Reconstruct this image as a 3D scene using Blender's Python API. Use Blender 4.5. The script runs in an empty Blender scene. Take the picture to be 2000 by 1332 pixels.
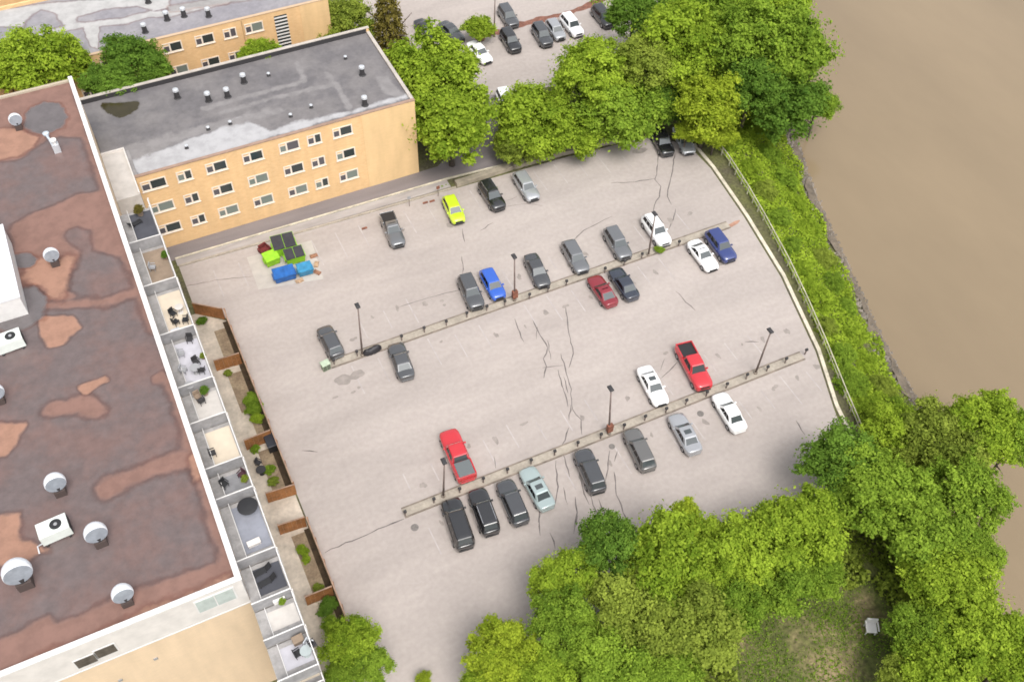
import bpy, bmesh, math, random
import numpy as np
from mathutils import noise as mnoise
from math import radians as R, sin, cos, pi
random.seed(7)
rng = np.random.default_rng(11)
SC = bpy.context.scene
COL = SC.collection

# ------------------------------------------------------------------ camera, sky, sun, exposure
# world axes: x runs along the parking rows, y across them (away from the viewer), metres
FOC, DEP, ROLL, YAW, CAMH = 1950.0, R(51.4), R(2.2), R(27.5), 80.0
def _rot(v):
    return np.array([v[0]*cos(YAW)+v[1]*sin(YAW), -v[0]*sin(YAW)+v[1]*cos(YAW), v[2]])
_F0 = np.array([0, cos(DEP), -sin(DEP)]); _U0 = np.array([0, sin(DEP), cos(DEP)]); _R0 = np.array([1.0, 0, 0])
CF = _rot(_F0); CR = _rot(_R0*cos(ROLL)+_U0*sin(ROLL)); CU = _rot(-_R0*sin(ROLL)+_U0*cos(ROLL))
CC = np.array([0, 0, CAMH])
from mathutils import Matrix, Vector
cam_d = bpy.data.cameras.new('camera'); cam = bpy.data.objects.new('camera', cam_d); COL.objects.link(cam)
m = Matrix(((CR[0], CU[0], -CF[0], CC[0]), (CR[1], CU[1], -CF[1], CC[1]), (CR[2], CU[2], -CF[2], CC[2]), (0, 0, 0, 1)))
cam.matrix_world = m
cam_d.sensor_width = 36; cam_d.lens = FOC/2000*36; cam_d.clip_end = 3000; cam_d.clip_start = 1
SC.camera = cam

SUN_EL = R(60)
world = bpy.data.worlds.new('World'); SC.world = world; world.use_nodes = True
wn, wl = world.node_tree.nodes, world.node_tree.links
wn.clear()
wo = wn.new('ShaderNodeOutputWorld'); wb = wn.new('ShaderNodeBackground'); sky = wn.new('ShaderNodeTexSky')
sky.sky_type = 'NISHITA'; sky.sun_disc = False; sky.sun_elevation = SUN_EL; sky.sun_rotation = R(180)
sky.air_density = 1.0; sky.dust_density = 4.0; sky.ozone_density = 1.0
hs = wn.new('ShaderNodeHueSaturation'); hs.inputs['Saturation'].default_value = 0.18
wl.new(sky.outputs[0], hs.inputs['Color']); wl.new(hs.outputs[0], wb.inputs['Color'])
wb.inputs['Strength'].default_value = 0.15
wl.new(wb.outputs[0], wo.inputs['Surface'])
sun_d = bpy.data.lights.new('sun', 'SUN'); sun = bpy.data.objects.new('sun', sun_d); COL.objects.link(sun)
sun_d.energy = 1.15; sun_d.angle = R(26); sun_d.color = (1, 0.95, 0.88)
sun.rotation_euler = Vector((0.05, cos(SUN_EL), -sin(SUN_EL))).to_track_quat('-Z', 'Y').to_euler()
SC.view_settings.view_transform = 'Standard'; SC.view_settings.look = 'None'
SC.view_settings.gamma = 1; SC.view_settings.use_curve_mapping = False
SC.view_settings.exposure = 0.76
SC.cycles.filter_width = 1.7
SC.cycles.max_bounces = 10; SC.cycles.diffuse_bounces = 7; SC.cycles.transmission_bounces = 8

def at(px, py, z=0.0):
    """the place where a sight line of the surveyed camera meets height z"""
    v = CF*FOC + CR*(px-1000) + CU*(666-py)
    t = (z-CC[2])/v[2]
    p = CC+v*t
    return (float(p[0]), float(p[1]), float(z))
def scale_at(p):
    return FOC/float((np.array(p)-CC) @ CF)          # photo pixels per metre at a place

# ------------------------------------------------------------------ materials
def lin(c):
    return tuple(((x/255)/12.92 if x/255 <= 0.04045 else ((x/255+0.055)/1.055)**2.4) for x in c)
MATS = {}
def mat(name, col, rough=0.8, var=0.0, scale=1.0, bump=0.0, bscale=20.0, metal=0.0, spec=0.5, col2=None, coat=0.0, detail=6, stretch=None, var2=0.0, scale2=12.0, lo=0.35, hi=0.65, trans=0.0):
    if name in MATS: return MATS[name]
    mt = bpy.data.materials.new(name); mt.use_nodes = True
    nt = mt.node_tree; n, l = nt.nodes, nt.links
    b = n['Principled BSDF']
    b.inputs['Roughness'].default_value = rough; b.inputs['Metallic'].default_value = metal
    b.inputs['Specular IOR Level'].default_value = spec
    if coat: b.inputs['Coat Weight'].default_value = coat; b.inputs['Coat Roughness'].default_value = 0.06
    b.inputs['Base Color'].default_value = (*col, 1)
    geo = n.new('ShaderNodeNewGeometry')
    vec = geo.outputs['Position']
    if stretch:
        mp = n.new('ShaderNodeMapping'); mp.inputs['Scale'].default_value = stretch
        l.new(vec, mp.inputs['Vector']); vec = mp.outputs[0]
    out = None
    if var or col2:
        nz = n.new('ShaderNodeTexNoise'); nz.inputs['Scale'].default_value = scale; nz.inputs['Detail'].default_value = detail
        nz.inputs['Roughness'].default_value = 0.6
        l.new(vec, nz.inputs['Vector'])
        rp = n.new('ShaderNodeValToRGB')
        c1 = tuple(max(0, x*(1-var)) for x in col); c2 = col2 if col2 else tuple(x*(1+var) for x in col)
        if col2: c1 = col
        rp.color_ramp.elements[0].color = (*c1, 1); rp.color_ramp.elements[1].color = (*c2, 1)
        rp.color_ramp.elements[0].position = lo; rp.color_ramp.elements[1].position = hi
        l.new(nz.outputs['Fac'], rp.inputs['Fac']); out = rp.outputs['Color']
    if var2:
        n2 = n.new('ShaderNodeTexNoise'); n2.inputs['Scale'].default_value = scale2; n2.inputs['Detail'].default_value = 4
        l.new(geo.outputs['Position'], n2.inputs['Vector'])
        mr = n.new('ShaderNodeMapRange'); mr.inputs['From Min'].default_value = 0.3; mr.inputs['From Max'].default_value = 0.7
        mr.inputs['To Min'].default_value = 1-var2; mr.inputs['To Max'].default_value = 1+var2
        l.new(n2.outputs['Fac'], mr.inputs['Value'])
        mx = n.new('ShaderNodeMix'); mx.data_type = 'RGBA'; mx.blend_type = 'MULTIPLY'; mx.inputs['Factor'].default_value = 1
        if out: l.new(out, mx.inputs[6])
        else: mx.inputs[6].default_value = (*col, 1)
        l.new(mr.outputs[0], mx.inputs[7]); out = mx.outputs[2]
    if out: l.new(out, b.inputs['Base Color'])
    if bump:
        n3 = n.new('ShaderNodeTexNoise'); n3.inputs['Scale'].default_value = bscale; n3.inputs['Detail'].default_value = 4
        l.new(geo.outputs['Position'], n3.inputs['Vector'])
        bp = n.new('ShaderNodeBump'); bp.inputs['Strength'].default_value = bump; bp.inputs['Distance'].default_value = 0.1
        l.new(n3.outputs['Fac'], bp.inputs['Height']); l.new(bp.outputs[0], b.inputs['Normal'])
    MATS[name] = mt
    return mt

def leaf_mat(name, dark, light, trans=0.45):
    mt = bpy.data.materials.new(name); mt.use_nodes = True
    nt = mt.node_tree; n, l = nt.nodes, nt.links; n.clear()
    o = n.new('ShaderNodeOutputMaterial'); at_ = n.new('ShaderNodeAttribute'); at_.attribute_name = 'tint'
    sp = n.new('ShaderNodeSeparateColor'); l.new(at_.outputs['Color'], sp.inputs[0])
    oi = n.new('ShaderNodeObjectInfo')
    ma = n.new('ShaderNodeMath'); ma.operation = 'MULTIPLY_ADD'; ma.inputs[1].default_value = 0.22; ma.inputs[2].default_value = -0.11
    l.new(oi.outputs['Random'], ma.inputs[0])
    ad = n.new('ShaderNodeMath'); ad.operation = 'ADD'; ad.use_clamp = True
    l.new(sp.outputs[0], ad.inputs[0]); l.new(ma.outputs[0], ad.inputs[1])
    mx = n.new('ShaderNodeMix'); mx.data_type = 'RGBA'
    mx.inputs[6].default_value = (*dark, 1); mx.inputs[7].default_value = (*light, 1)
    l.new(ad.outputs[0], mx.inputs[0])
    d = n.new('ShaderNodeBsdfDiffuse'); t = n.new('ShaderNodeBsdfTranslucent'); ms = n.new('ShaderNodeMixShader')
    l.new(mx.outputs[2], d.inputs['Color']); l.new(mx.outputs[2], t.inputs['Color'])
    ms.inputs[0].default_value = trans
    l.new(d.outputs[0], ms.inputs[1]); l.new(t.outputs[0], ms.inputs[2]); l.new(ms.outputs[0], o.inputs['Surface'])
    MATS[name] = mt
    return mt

# ------------------------------------------------------------------ mesh helpers
class MB:
    def __init__(s): s.v = []; s.f = []
    def poly(s, pts):
        i = len(s.v); s.v += [tuple(p) for p in pts]; s.f.append(tuple(range(i, i+len(pts)))); return s
    def box(s, x0, x1, y0, y1, z0, z1):
        i = len(s.v)
        s.v += [(x0,y0,z0),(x1,y0,z0),(x1,y1,z0),(x0,y1,z0),(x0,y0,z1),(x1,y0,z1),(x1,y1,z1),(x0,y1,z1)]
        s.f += [tuple(i+k for k in q) for q in ((0,3,2,1),(4,5,6,7),(0,1,5,4),(1,2,6,5),(2,3,7,6),(3,0,4,7))]; return s
    def rbox(s, x0, x1, y0, y1, z0, z1, r=0.05):
        """box with chamfered top edges"""
        i = len(s.v)
        s.v += [(x0,y0,z0),(x1,y0,z0),(x1,y1,z0),(x0,y1,z0),(x0,y0,z1-r),(x1,y0,z1-r),(x1,y1,z1-r),(x0,y1,z1-r),(x0+r,y0+r,z1),(x1-r,y0+r,z1),(x1-r,y1-r,z1),(x0+r,y1-r,z1)]
        q = [(0,3,2,1),(0,1,5,4),(1,2,6,5),(2,3,7,6),(3,0,4,7),(4,5,9,8),(5,6,10,9),(6,7,11,10),(7,4,8,11),(8,9,10,11)]
        s.f += [tuple(i+k for k in f) for f in q]; return s
    def bar(s, a, b, w, h=None):
        """square bar from a to b"""
        h = h or w; a = Vector(a); b = Vector(b); d = (b-a).normalized()
        up = Vector((0,0,1)) if abs(d.z) < 0.95 else Vector((1,0,0))
        r = d.cross(up).normalized()*w/2; u = r.cross(d).normalized()*h/2
        i = len(s.v)
        for p in (a, b): s.v += [tuple(p-r-u), tuple(p+r-u), tuple(p+r+u), tuple(p-r+u)]
        s.f += [tuple(i+k for k in q) for q in ((0,3,2,1),(4,5,6,7),(0,1,5,4),(1,2,6,5),(2,3,7,6),(3,0,4,7))]; return s
    def lathe(s, prof, c=(0,0,0), seg=12, axis='z'):
        i = len(s.v)
        for r, z in prof:
            for k in range(seg):
                a = 2*pi*k/seg; p = (r*cos(a), r*sin(a), z)
                if axis == 'y': p = (p[0], z, p[1])
                if axis == 'x': p = (z, p[0], p[1])
                s.v.append((c[0]+p[0], c[1]+p[1], c[2]+p[2]))
        for j in range(len(prof)-1):
            for k in range(seg):
                k2 = (k+1) % seg
                s.f.append((i+j*seg+k, i+j*seg+k2, i+(j+1)*seg+k2, i+(j+1)*seg+k))
        s.f.append(tuple(i+k for k in reversed(range(seg)))); e = i+(len(prof)-1)*seg
        s.f.append(tuple(e+k for k in range(seg))); return s
    def tube(s, pts, rad, seg=7):
        i = len(s.v); n = len(pts)
        for j, p in enumerate(pts):
            p = Vector(p); d = (Vector(pts[min(j+1,n-1)])-Vector(pts[max(j-1,0)])).normalized()
            up = Vector((0,0,1)) if abs(d.z) < 0.9 else Vector((1,0,0))
            r = d.cross(up).normalized(); u = r.cross(d)
            for k in range(seg):
                a = 2*pi*k/seg; s.v.append(tuple(p+(r*cos(a)+u*sin(a))*rad[j]))
        for j in range(n-1):
            for k in range(seg):
                k2 = (k+1) % seg
                s.f.append((i+j*seg+k, i+j*seg+k2, i+(j+1)*seg+k2, i+(j+1)*seg+k))
        s.f.append(tuple(i+k for k in reversed(range(seg)))); s.f.append(tuple(i+(n-1)*seg+k for k in range(seg))); return s
    def slab(s, pts, z0, z1):
        """prism over a polygon"""
        n = len(pts)
        if sum(pts[k][0]*pts[(k+1)%n][1]-pts[(k+1)%n][0]*pts[k][1] for k in range(n)) < 0: pts = pts[::-1]
        i = len(s.v); s.v += [(p[0],p[1],z0) for p in pts]+[(p[0],p[1],z1) for p in pts]
        s.f.append(tuple(i+n+k for k in range(n))); s.f.append(tuple(i+k for k in reversed(range(n))))
        for k in range(n):
            k2 = (k+1) % n; s.f.append((i+k, i+k2, i+n+k2, i+n+k))
        return s
    def mesh(s, name, smooth=False):
        me = bpy.data.meshes.new(name); me.from_pydata(s.v, [], s.f); me.update()
        if smooth: me.shade_smooth()
        return me
    def build(s, name, mt, parent=None, smooth=False, loc=None):
        return put(name, s.mesh(name, smooth), mt, parent, loc)
def put(name, me, mt, parent=None, loc=None, rz=0):
    o = bpy.data.objects.new(name, me); COL.objects.link(o)
    if mt is not None:
        if len(me.materials) == 0: me.materials.append(mt)
        elif me.materials[0] is not mt:
            o.material_slots[0].link = 'OBJECT'; o.material_slots[0].material = mt
    if parent: o.parent = parent
    if loc is not None: o.location = loc
    if rz: o.rotation_euler = (0, 0, rz)
    return o
def tag(o, label=None, cat=None, group=None, kind=None):
    if label: o['label'] = label
    if cat: o['category'] = cat
    if group: o['group'] = group
    if kind: o['kind'] = kind
    return o
def thing(name, label, cat, loc=(0,0,0), rz=0, group=None):
    o = bpy.data.objects.new(name, None); COL.objects.link(o); o.location = loc; o.rotation_euler = (0,0,rz)
    o.empty_display_size = 0.5
    return tag(o, label, cat, group)
def copy_tree(o, parent=None):
    c = o.copy(); COL.objects.link(c); c.parent = parent
    for ch in o.children: copy_tree(ch, c)
    return c
def sheet(name, pts, z, mt, kind='structure', h=0.0):
    b = MB()
    n = len(pts)
    if sum(pts[k][0]*pts[(k+1)%n][1]-pts[(k+1)%n][0]*pts[k][1] for k in range(n)) < 0: pts = pts[::-1]
    if h: b.slab(pts, z, z+h)
    else: b.poly([(p[0], p[1], z) for p in pts])
    o = b.build(name, mt); tag(o, kind=kind); return o
def ribbon(b, pts, w, z, jit=0.0):
    """flat strip along a polyline of places"""
    P = [Vector((p[0], p[1], 0)) for p in pts]; Q = []
    for k in range(len(P)-1):
        d = P[k+1]-P[k]; m_ = max(1, int(d.length/0.6))
        for j in range(m_): Q.append(P[k]+d*(j/m_))
    Q.append(P[-1])
    if jit: Q = [q+Vector((random.uniform(-jit,jit), random.uniform(-jit,jit), 0)) for q in Q]
    i = len(b.v)
    for k, q in enumerate(Q):
        d = (Q[min(k+1,len(Q)-1)]-Q[max(k-1,0)]).normalized(); nrm = Vector((-d.y, d.x, 0))
        ww = w/2*(random.uniform(0.5,1.2) if jit else 1)
        if jit and k in (0, len(Q)-1): ww *= 0.3
        b.v += [(q.x-nrm.x*ww, q.y-nrm.y*ww, z), (q.x+nrm.x*ww, q.y+nrm.y*ww, z)]
    for k in range(len(Q)-1): b.f.append((i+2*k, i+2*k+2, i+2*k+3, i+2*k+1))
def blob(cx, cy, rx, ry, n=22, rough=0.12, rot=0.0):
    pts = []; ph = [random.uniform(0, 6.28) for _ in range(4)]
    for k in range(n):
        a = 2*pi*k/n; r = 1+rough*(sin(2*a+ph[0])+0.6*sin(3*a+ph[1])+0.5*sin(5*a+ph[2])+0.3*sin(7*a+ph[3]))
        x, y = rx*r*cos(a), ry*r*sin(a)
        pts.append((cx+x*cos(rot)-y*sin(rot), cy+x*sin(rot)+y*cos(rot)))
    return pts
def smooth_poly(pts, it=2, jit=0.0):
    """soften an outline, then let its edge wander the way a stain does"""
    P = [Vector((p[0], p[1])) for p in pts]
    for _ in range(it):
        Q = []
        for k in range(len(P)):
            a, b = P[k], P[(k+1) % len(P)]
            Q += [a*0.75+b*0.25, a*0.25+b*0.75]
        P = Q
    if jit:
        Q = []
        for k in range(len(P)):
            a, b = P[k], P[(k+1) % len(P)]; n_ = max(1, int((b-a).length/0.3))
            Q += [a+(b-a)*(j/n_) for j in range(n_)]
        P = []
        for q in Q:
            v = mnoise.noise_vector(Vector((q.x*0.55, q.y*0.55, 3.1)))*jit*6+mnoise.noise_vector(Vector((q.x*1.9, q.y*1.9, 7.7)))*jit*2.5+mnoise.noise_vector(Vector((q.x*5, q.y*5, 1.7)))*jit*1.0
            P.append(Vector((q.x+v.x, q.y+v.y)))
    return [(p.x, p.y) for p in P]
def tess_sheet(pts, z):
    """flat polygon, triangulated (safe for concave outlines)"""
    bm = bmesh.new(); vs = [bm.verts.new((p[0], p[1], z)) for p in pts]
    f = bm.faces.new(vs); f.normal_update()
    if f.normal.z < 0: f.normal_flip()
    bmesh.ops.triangulate(bm, faces=bm.faces[:])
    me = bpy.data.meshes.new('sheet'); bm.to_mesh(me); bm.free(); return me

def poly_sd(X, Y, pts):
    """signed distance to an outline, positive inside"""
    D = np.full(X.shape, 1e9); ins = np.zeros(X.shape, bool); n_ = len(pts)
    for k in range(n_):
        (x0, y0), (x1, y1) = pts[k], pts[(k+1) % n_]
        dx, dy = x1-x0, y1-y0; L2 = dx*dx+dy*dy+1e-12
        t = np.clip(((X-x0)*dx+(Y-y0)*dy)/L2, 0, 1); D = np.minimum(D, np.hypot(X-x0-t*dx, Y-y0-t*dy))
        c = ((y0 > Y) != (y1 > Y)); xi = dx*(Y-y0)/(dy if abs(dy) > 1e-9 else 1e-9)+x0; ins ^= c & (X < xi)
    return np.where(ins, D, -D)
def line_sd(X, Y, pts, w):
    D = np.full(X.shape, 1e9)
    for k in range(len(pts)-1):
        (x0, y0), (x1, y1) = pts[k], pts[k+1]
        dx, dy = x1-x0, y1-y0; L2 = dx*dx+dy*dy+1e-12
        t = np.clip(((X-x0)*dx+(Y-y0)*dy)/L2, 0, 1); D = np.minimum(D, np.hypot(X-x0-t*dx, Y-y0-t*dy))
    return w/2-D
def stained_sheet(name, x0, x1, y0, y1, z, step, layers, mt, parent, soft=1.0):
    """roof skin whose weathered areas are stored per point as a stain map"""
    xs = np.arange(x0, x1+step*0.5, step); ys = np.arange(y0, y1+step*0.5, step); xs[-1] = x1; ys[-1] = y1
    X, Y = np.meshgrid(xs, ys); ny, nx = X.shape
    C = np.zeros((ny, nx, 4), np.float32); C[..., 3] = 1
    for ch, kind, pts, w in layers:
        P = [at(p[0], p[1], z)[:2] for p in pts]
        sd = poly_sd(X, Y, P) if kind == 'area' else line_sd(X, Y, P, w)
        v = np.clip(0.5+sd/(2*(w if kind == 'area' else soft)), 0, 1)
        C[..., ch] = np.maximum(C[..., ch], v)
    V = np.stack([X, Y, np.full(X.shape, z)], -1).reshape(-1, 3)
    I = np.arange(nx*ny).reshape(ny, nx)
    F = np.stack([I[:-1,:-1], I[:-1,1:], I[1:,1:], I[1:,:-1]], -1).reshape(-1, 4)
    me = bpy.data.meshes.new(name); me.from_pydata(V.tolist(), [], F.tolist()); me.update()
    a = me.attributes.new('stain', 'FLOAT_COLOR', 'POINT'); a.data.foreach_set('color', C.reshape(-1))
    return put(name, me, mt, parent)
def stain_mat(name, base1, base2, cols, roughs, rim=0.72, nscale=0.55, namp=0.7, sharp=0.07, base_rough=0.5, bscale=0.2):
    """base skin plus three kinds of weathering, their edges broken up by noise and outlined by damp rims"""
    mt = bpy.data.materials.new(name); mt.use_nodes = True
    n, l = mt.node_tree.nodes, mt.node_tree.links; B = n['Principled BSDF']
    geo = n.new('ShaderNodeNewGeometry'); at_ = n.new('ShaderNodeAttribute'); at_.attribute_name = 'stain'
    sp = n.new('ShaderNodeSeparateColor'); l.new(at_.outputs['Color'], sp.inputs[0])
    def noise(sc, det=6, rough=0.6, off=0.0):
        mp = n.new('ShaderNodeMapping'); mp.inputs['Location'].default_value = (off, off*1.7, 0); l.new(geo.outputs['Position'], mp.inputs[0])
        q = n.new('ShaderNodeTexNoise'); q.inputs['Scale'].default_value = sc; q.inputs['Detail'].default_value = det; q.inputs['Roughness'].default_value = rough
        l.new(mp.outputs[0], q.inputs['Vector']); return q.outputs['Fac']
    def mrange(v, a, b, c, d, smooth=True):
        q = n.new('ShaderNodeMapRange'); q.interpolation_type = 'SMOOTHSTEP' if smooth else 'LINEAR'
        for nm, x in (('From Min',a),('From Max',b),('To Min',c),('To Max',d)): q.inputs[nm].default_value = x
        l.new(v, q.inputs['Value']); return q.outputs[0]
    def mix(f, a, b, mode='MIX'):
        q = n.new('ShaderNodeMix'); q.data_type = 'RGBA'; q.blend_type = mode
        if isinstance(f, float): q.inputs[0].default_value = f
        else: l.new(f, q.inputs[0])
        for k, x in ((6,a),(7,b)):
            if isinstance(x, tuple): q.inputs[k].default_value = (*x, 1)
            else: l.new(x, q.inputs[k])
        return q.outputs[2]
    col = mix(mrange(noise(bscale, 8, 0.65), 0.38, 0.64, 0, 1), base1, base2)
    col = mix(1.0, col, mrange(noise(1.3, 8, 0.7, 5.0), 0.25, 0.75, 0.78, 1.2, False), 'MULTIPLY')
    rg = None
    for ch in range(3):
        nz = n.new('ShaderNodeMath'); nz.operation = 'MULTIPLY_ADD'; nz.inputs[1].default_value = namp; nz.inputs[2].default_value = -namp/2
        l.new(noise(nscale*(1+0.3*ch), 8, 0.62, 11.0*ch), nz.inputs[0])
        ad = n.new('ShaderNodeMath'); ad.operation = 'ADD'; l.new(sp.outputs[ch], ad.inputs[0]); l.new(nz.outputs[0], ad.inputs[1])
        f = mrange(ad.outputs[0], 0.5-sharp, 0.5+sharp, 0, 1)
        if rim < 1:
            up = mrange(ad.outputs[0], 0.5-sharp*2.4, 0.5-sharp*0.6, 0, 1); dn = mrange(ad.outputs[0], 0.5-sharp*0.2, 0.5+sharp*0.8, 1, 0)
            pr = n.new('ShaderNodeMath'); pr.operation = 'MULTIPLY'; l.new(up, pr.inputs[0]); l.new(dn, pr.inputs[1])
            col = mix(pr.outputs[0], col, mix(1.0, col, (rim, rim*0.86, rim*0.82), 'MULTIPLY'))
        c2 = mix(mrange(noise(0.9, 7, 0.65, 23.0+ch), 0.35, 0.68, 0, 1), cols[ch], tuple(x*0.80 for x in cols[ch]))
        col = mix(f, col, c2)
        if rg is None: rg = mrange(f, 0, 1, base_rough, roughs[ch])
        else:
            q = n.new('ShaderNodeMix'); l.new(f, q.inputs[0]); l.new(rg, q.inputs[2]); q.inputs[3].default_value = roughs[ch]; rg = q.outputs[0]
    l.new(col, B.inputs['Base Color']); l.new(rg, B.inputs['Roughness'])
    return mt

# ------------------------------------------------------------------ palette
M_ground = mat('ground_soil', (0.085,0.075,0.045), 0.95, col2=(0.11,0.115,0.035), scale=0.35, var2=0.35, scale2=3, bump=0.5, bscale=4)
M_asph = mat('asphalt_lot', (0.366,0.322,0.298), 0.9, var=0.12, scale=0.14, var2=0.06, scale2=2.2, bump=0.15, bscale=30, stretch=(0.45,1.6,1), lo=0.3, hi=0.7)
M_drive = mat('asphalt_drive', (0.185,0.163,0.163), 0.9, var=0.10, scale=0.5, var2=0.06, scale2=8, stretch=(0.3,1.5,1))
M_crack = mat('crack_seal', (0.135,0.115,0.11), 0.85, var=0.3, scale=2)
M_stain = mat('oil_stain', (0.265,0.233,0.213), 0.85, var=0.16, scale=1.2)
M_line = mat('faded_paint', (0.395,0.355,0.342), 0.9, var=0.15, scale=0.6)
M_kerb = mat('kerb_concrete', (0.335,0.295,0.245), 0.9, var=0.14, scale=0.8, var2=0.12, scale2=5)
M_kerbedge = mat('kerb_edge', (0.20,0.165,0.135), 0.9, var=0.3, scale=0.9)
M_cream = mat('cream_concrete', (0.53,0.48,0.38), 0.9, var=0.22, scale=0.7, var2=0.12, scale2=4)
M_walk = mat('worn_walk', (0.33,0.30,0.285), 0.9, var=0.16, scale=0.7, stretch=(0.3,1.5,1))
M_pad = mat('concrete_pad', (0.42,0.385,0.35), 0.9, var=0.1, scale=0.8)
M_river = mat('river_water', (0.228,0.172,0.108), 0.14, var=0.10, scale=0.03, bump=0.22, bscale=0.6, spec=0.5, stretch=(1.0,0.45,1))
M_frame = mat('window_frame_cream', (0.70,0.62,0.53), 0.7, var=0.06, scale=2)
M_white = mat('white_paint', (0.66,0.645,0.63), 0.6, var=0.05, scale=2)
M_whitewall = mat('white_cladding', (0.63,0.595,0.565), 0.7, var=0.08, scale=0.9)
M_dark = mat('dark_metal', (0.035,0.033,0.035), 0.6)
M_blackp = mat('black_plastic', (0.018,0.018,0.02), 0.55)
M_rubber = mat('tyre_rubber', (0.02,0.02,0.021), 0.85)
M_grey = mat('grey_metal', (0.36,0.36,0.37), 0.5, metal=0.3)
M_galv = mat('galvanised', (0.58,0.60,0.63), 0.45, metal=0.35, var=0.06, scale=2)
M_rust = mat('rusty_brown', (0.20,0.075,0.045), 0.8, var=0.3, scale=3)
M_pole = mat('weathered_pole', (0.17,0.13,0.115), 0.8, var=0.25, scale=2)
M_glassdark = mat('car_glass', (0.06,0.07,0.073), 0.04, spec=0.9)  # base lightened for the sky reflected in windshields; side glass stays dark
M_sideglass = mat('car_side_glass', (0.010,0.011,0.013), 0.08, spec=0.35)
M_wglass = mat('window_glass_dark', (0.035,0.045,0.045), 0.12, spec=0.6)
M_wglass2 = mat('window_glass_blind', (0.17,0.2,0.18), 0.25, spec=0.5)
M_wglass3 = mat('window_glass_grey', (0.09,0.085,0.095), 0.2, spec=0.5)
M_roof = mat('roof_wet_membrane', (0.150,0.127,0.132), 0.5, col2=(0.200,0.140,0.130), scale=0.16, var2=0.13, scale2=1.1, detail=8)
M_roofred = mat('roof_dry_red', (0.345,0.19,0.15), 0.85, col2=(0.29,0.155,0.13), scale=0.5, var2=0.1, scale2=1.8)
M_rooforg = mat('roof_dry_orange', (0.40,0.225,0.155), 0.85, col2=(0.36,0.19,0.135), scale=0.4, var2=0.1, scale2=2)
M_roofrim = mat('roof_damp_rim', (0.135,0.07,0.062), 0.6, var=0.15, scale=1.0)
M_rooftar = mat('roof_grey_felt', (0.155,0.145,0.148), 0.75, var=0.16, scale=0.22, var2=0.08, scale2=2.0, stretch=(0.6,1.4,1))
M_roofpale = mat('roof_pale_coating', (0.45,0.44,0.445), 0.7, col2=(0.33,0.31,0.31), scale=0.5, var2=0.10, scale2=2.5, lo=0.45, hi=0.75)
M_rooffade = mat('roof_faded_grit', (0.25,0.235,0.232), 0.8, var=0.14, scale=0.6, var2=0.12, scale2=3)
M_orange = None
M_wood = mat('fence_wood', (0.29,0.125,0.042), 0.8, var=0.25, scale=0.9, var2=0.2, scale2=6)
M_woodpale = mat('fence_cap', (0.34,0.225,0.16), 0.8, var=0.2, scale=2)
M_patio = mat('patio_slab', (0.52,0.45,0.37), 0.9, var=0.2, scale=0.5, var2=0.1, scale2=3)
M_soil = mat('patio_soil', (0.21,0.15,0.10), 0.95, col2=(0.33,0.255,0.165), scale=0.8, var2=0.2, scale2=5)
M_bark = mat('bark', (0.09,0.07,0.055), 0.95, var=0.3, scale=4)
M_rock = mat('river_rock', (0.19,0.165,0.14), 0.95, var=0.35, scale=0.6)
M_mulch = mat('red_mulch', (0.19,0.085,0.06), 0.95, var=0.3, scale=1.5, var2=0.2, scale2=5)
M_dry = mat('dry_grass_ground', (0.085,0.095,0.024), 0.95, col2=(0.25,0.19,0.105), scale=0.22, var2=0.45, scale2=2.6, lo=0.48, hi=0.70, bump=0.4, bscale=5)
M_deck_pale = mat('deck_pale', (0.50,0.47,0.44), 0.85, var=0.1, scale=1)
M_deck_cream = mat('deck_cream', (0.56,0.48,0.38), 0.85, var=0.07, scale=1)
M_deck_blue = mat('deck_bluegrey', (0.235,0.245,0.285), 0.8, var=0.15, scale=0.8)
M_deck_char = mat('deck_charcoal', (0.06,0.062,0.075), 0.8, var=0.15, scale=0.8)
M_deck_brown = mat('deck_brown', (0.24,0.18,0.13), 0.85, var=0.2, scale=0.8)
M_deck_lav = mat('deck_lavender', (0.46,0.45,0.49), 0.85, var=0.1, scale=1)
M_deck_grey = mat('deck_grey', (0.20,0.20,0.21), 0.8, var=0.2, scale=0.9)
M_slab = mat('balcony_slab', (0.30,0.287,0.28), 0.85, var=0.18, scale=1.2, var2=0.08, scale2=5)
M_glassrail = mat('rail_glass', (0.34,0.38,0.38), 0.25, var=0.1, scale=2)
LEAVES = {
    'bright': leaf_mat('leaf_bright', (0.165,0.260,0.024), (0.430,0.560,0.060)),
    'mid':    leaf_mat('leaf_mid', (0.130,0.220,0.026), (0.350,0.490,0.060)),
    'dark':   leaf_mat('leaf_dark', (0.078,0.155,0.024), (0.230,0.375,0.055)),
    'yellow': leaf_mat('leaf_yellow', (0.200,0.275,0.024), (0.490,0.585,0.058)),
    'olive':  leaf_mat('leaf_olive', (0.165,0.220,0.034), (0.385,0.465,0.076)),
    'brown':  leaf_mat('leaf_brown', (0.110,0.096,0.026), (0.310,0.260,0.065)),
}

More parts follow.
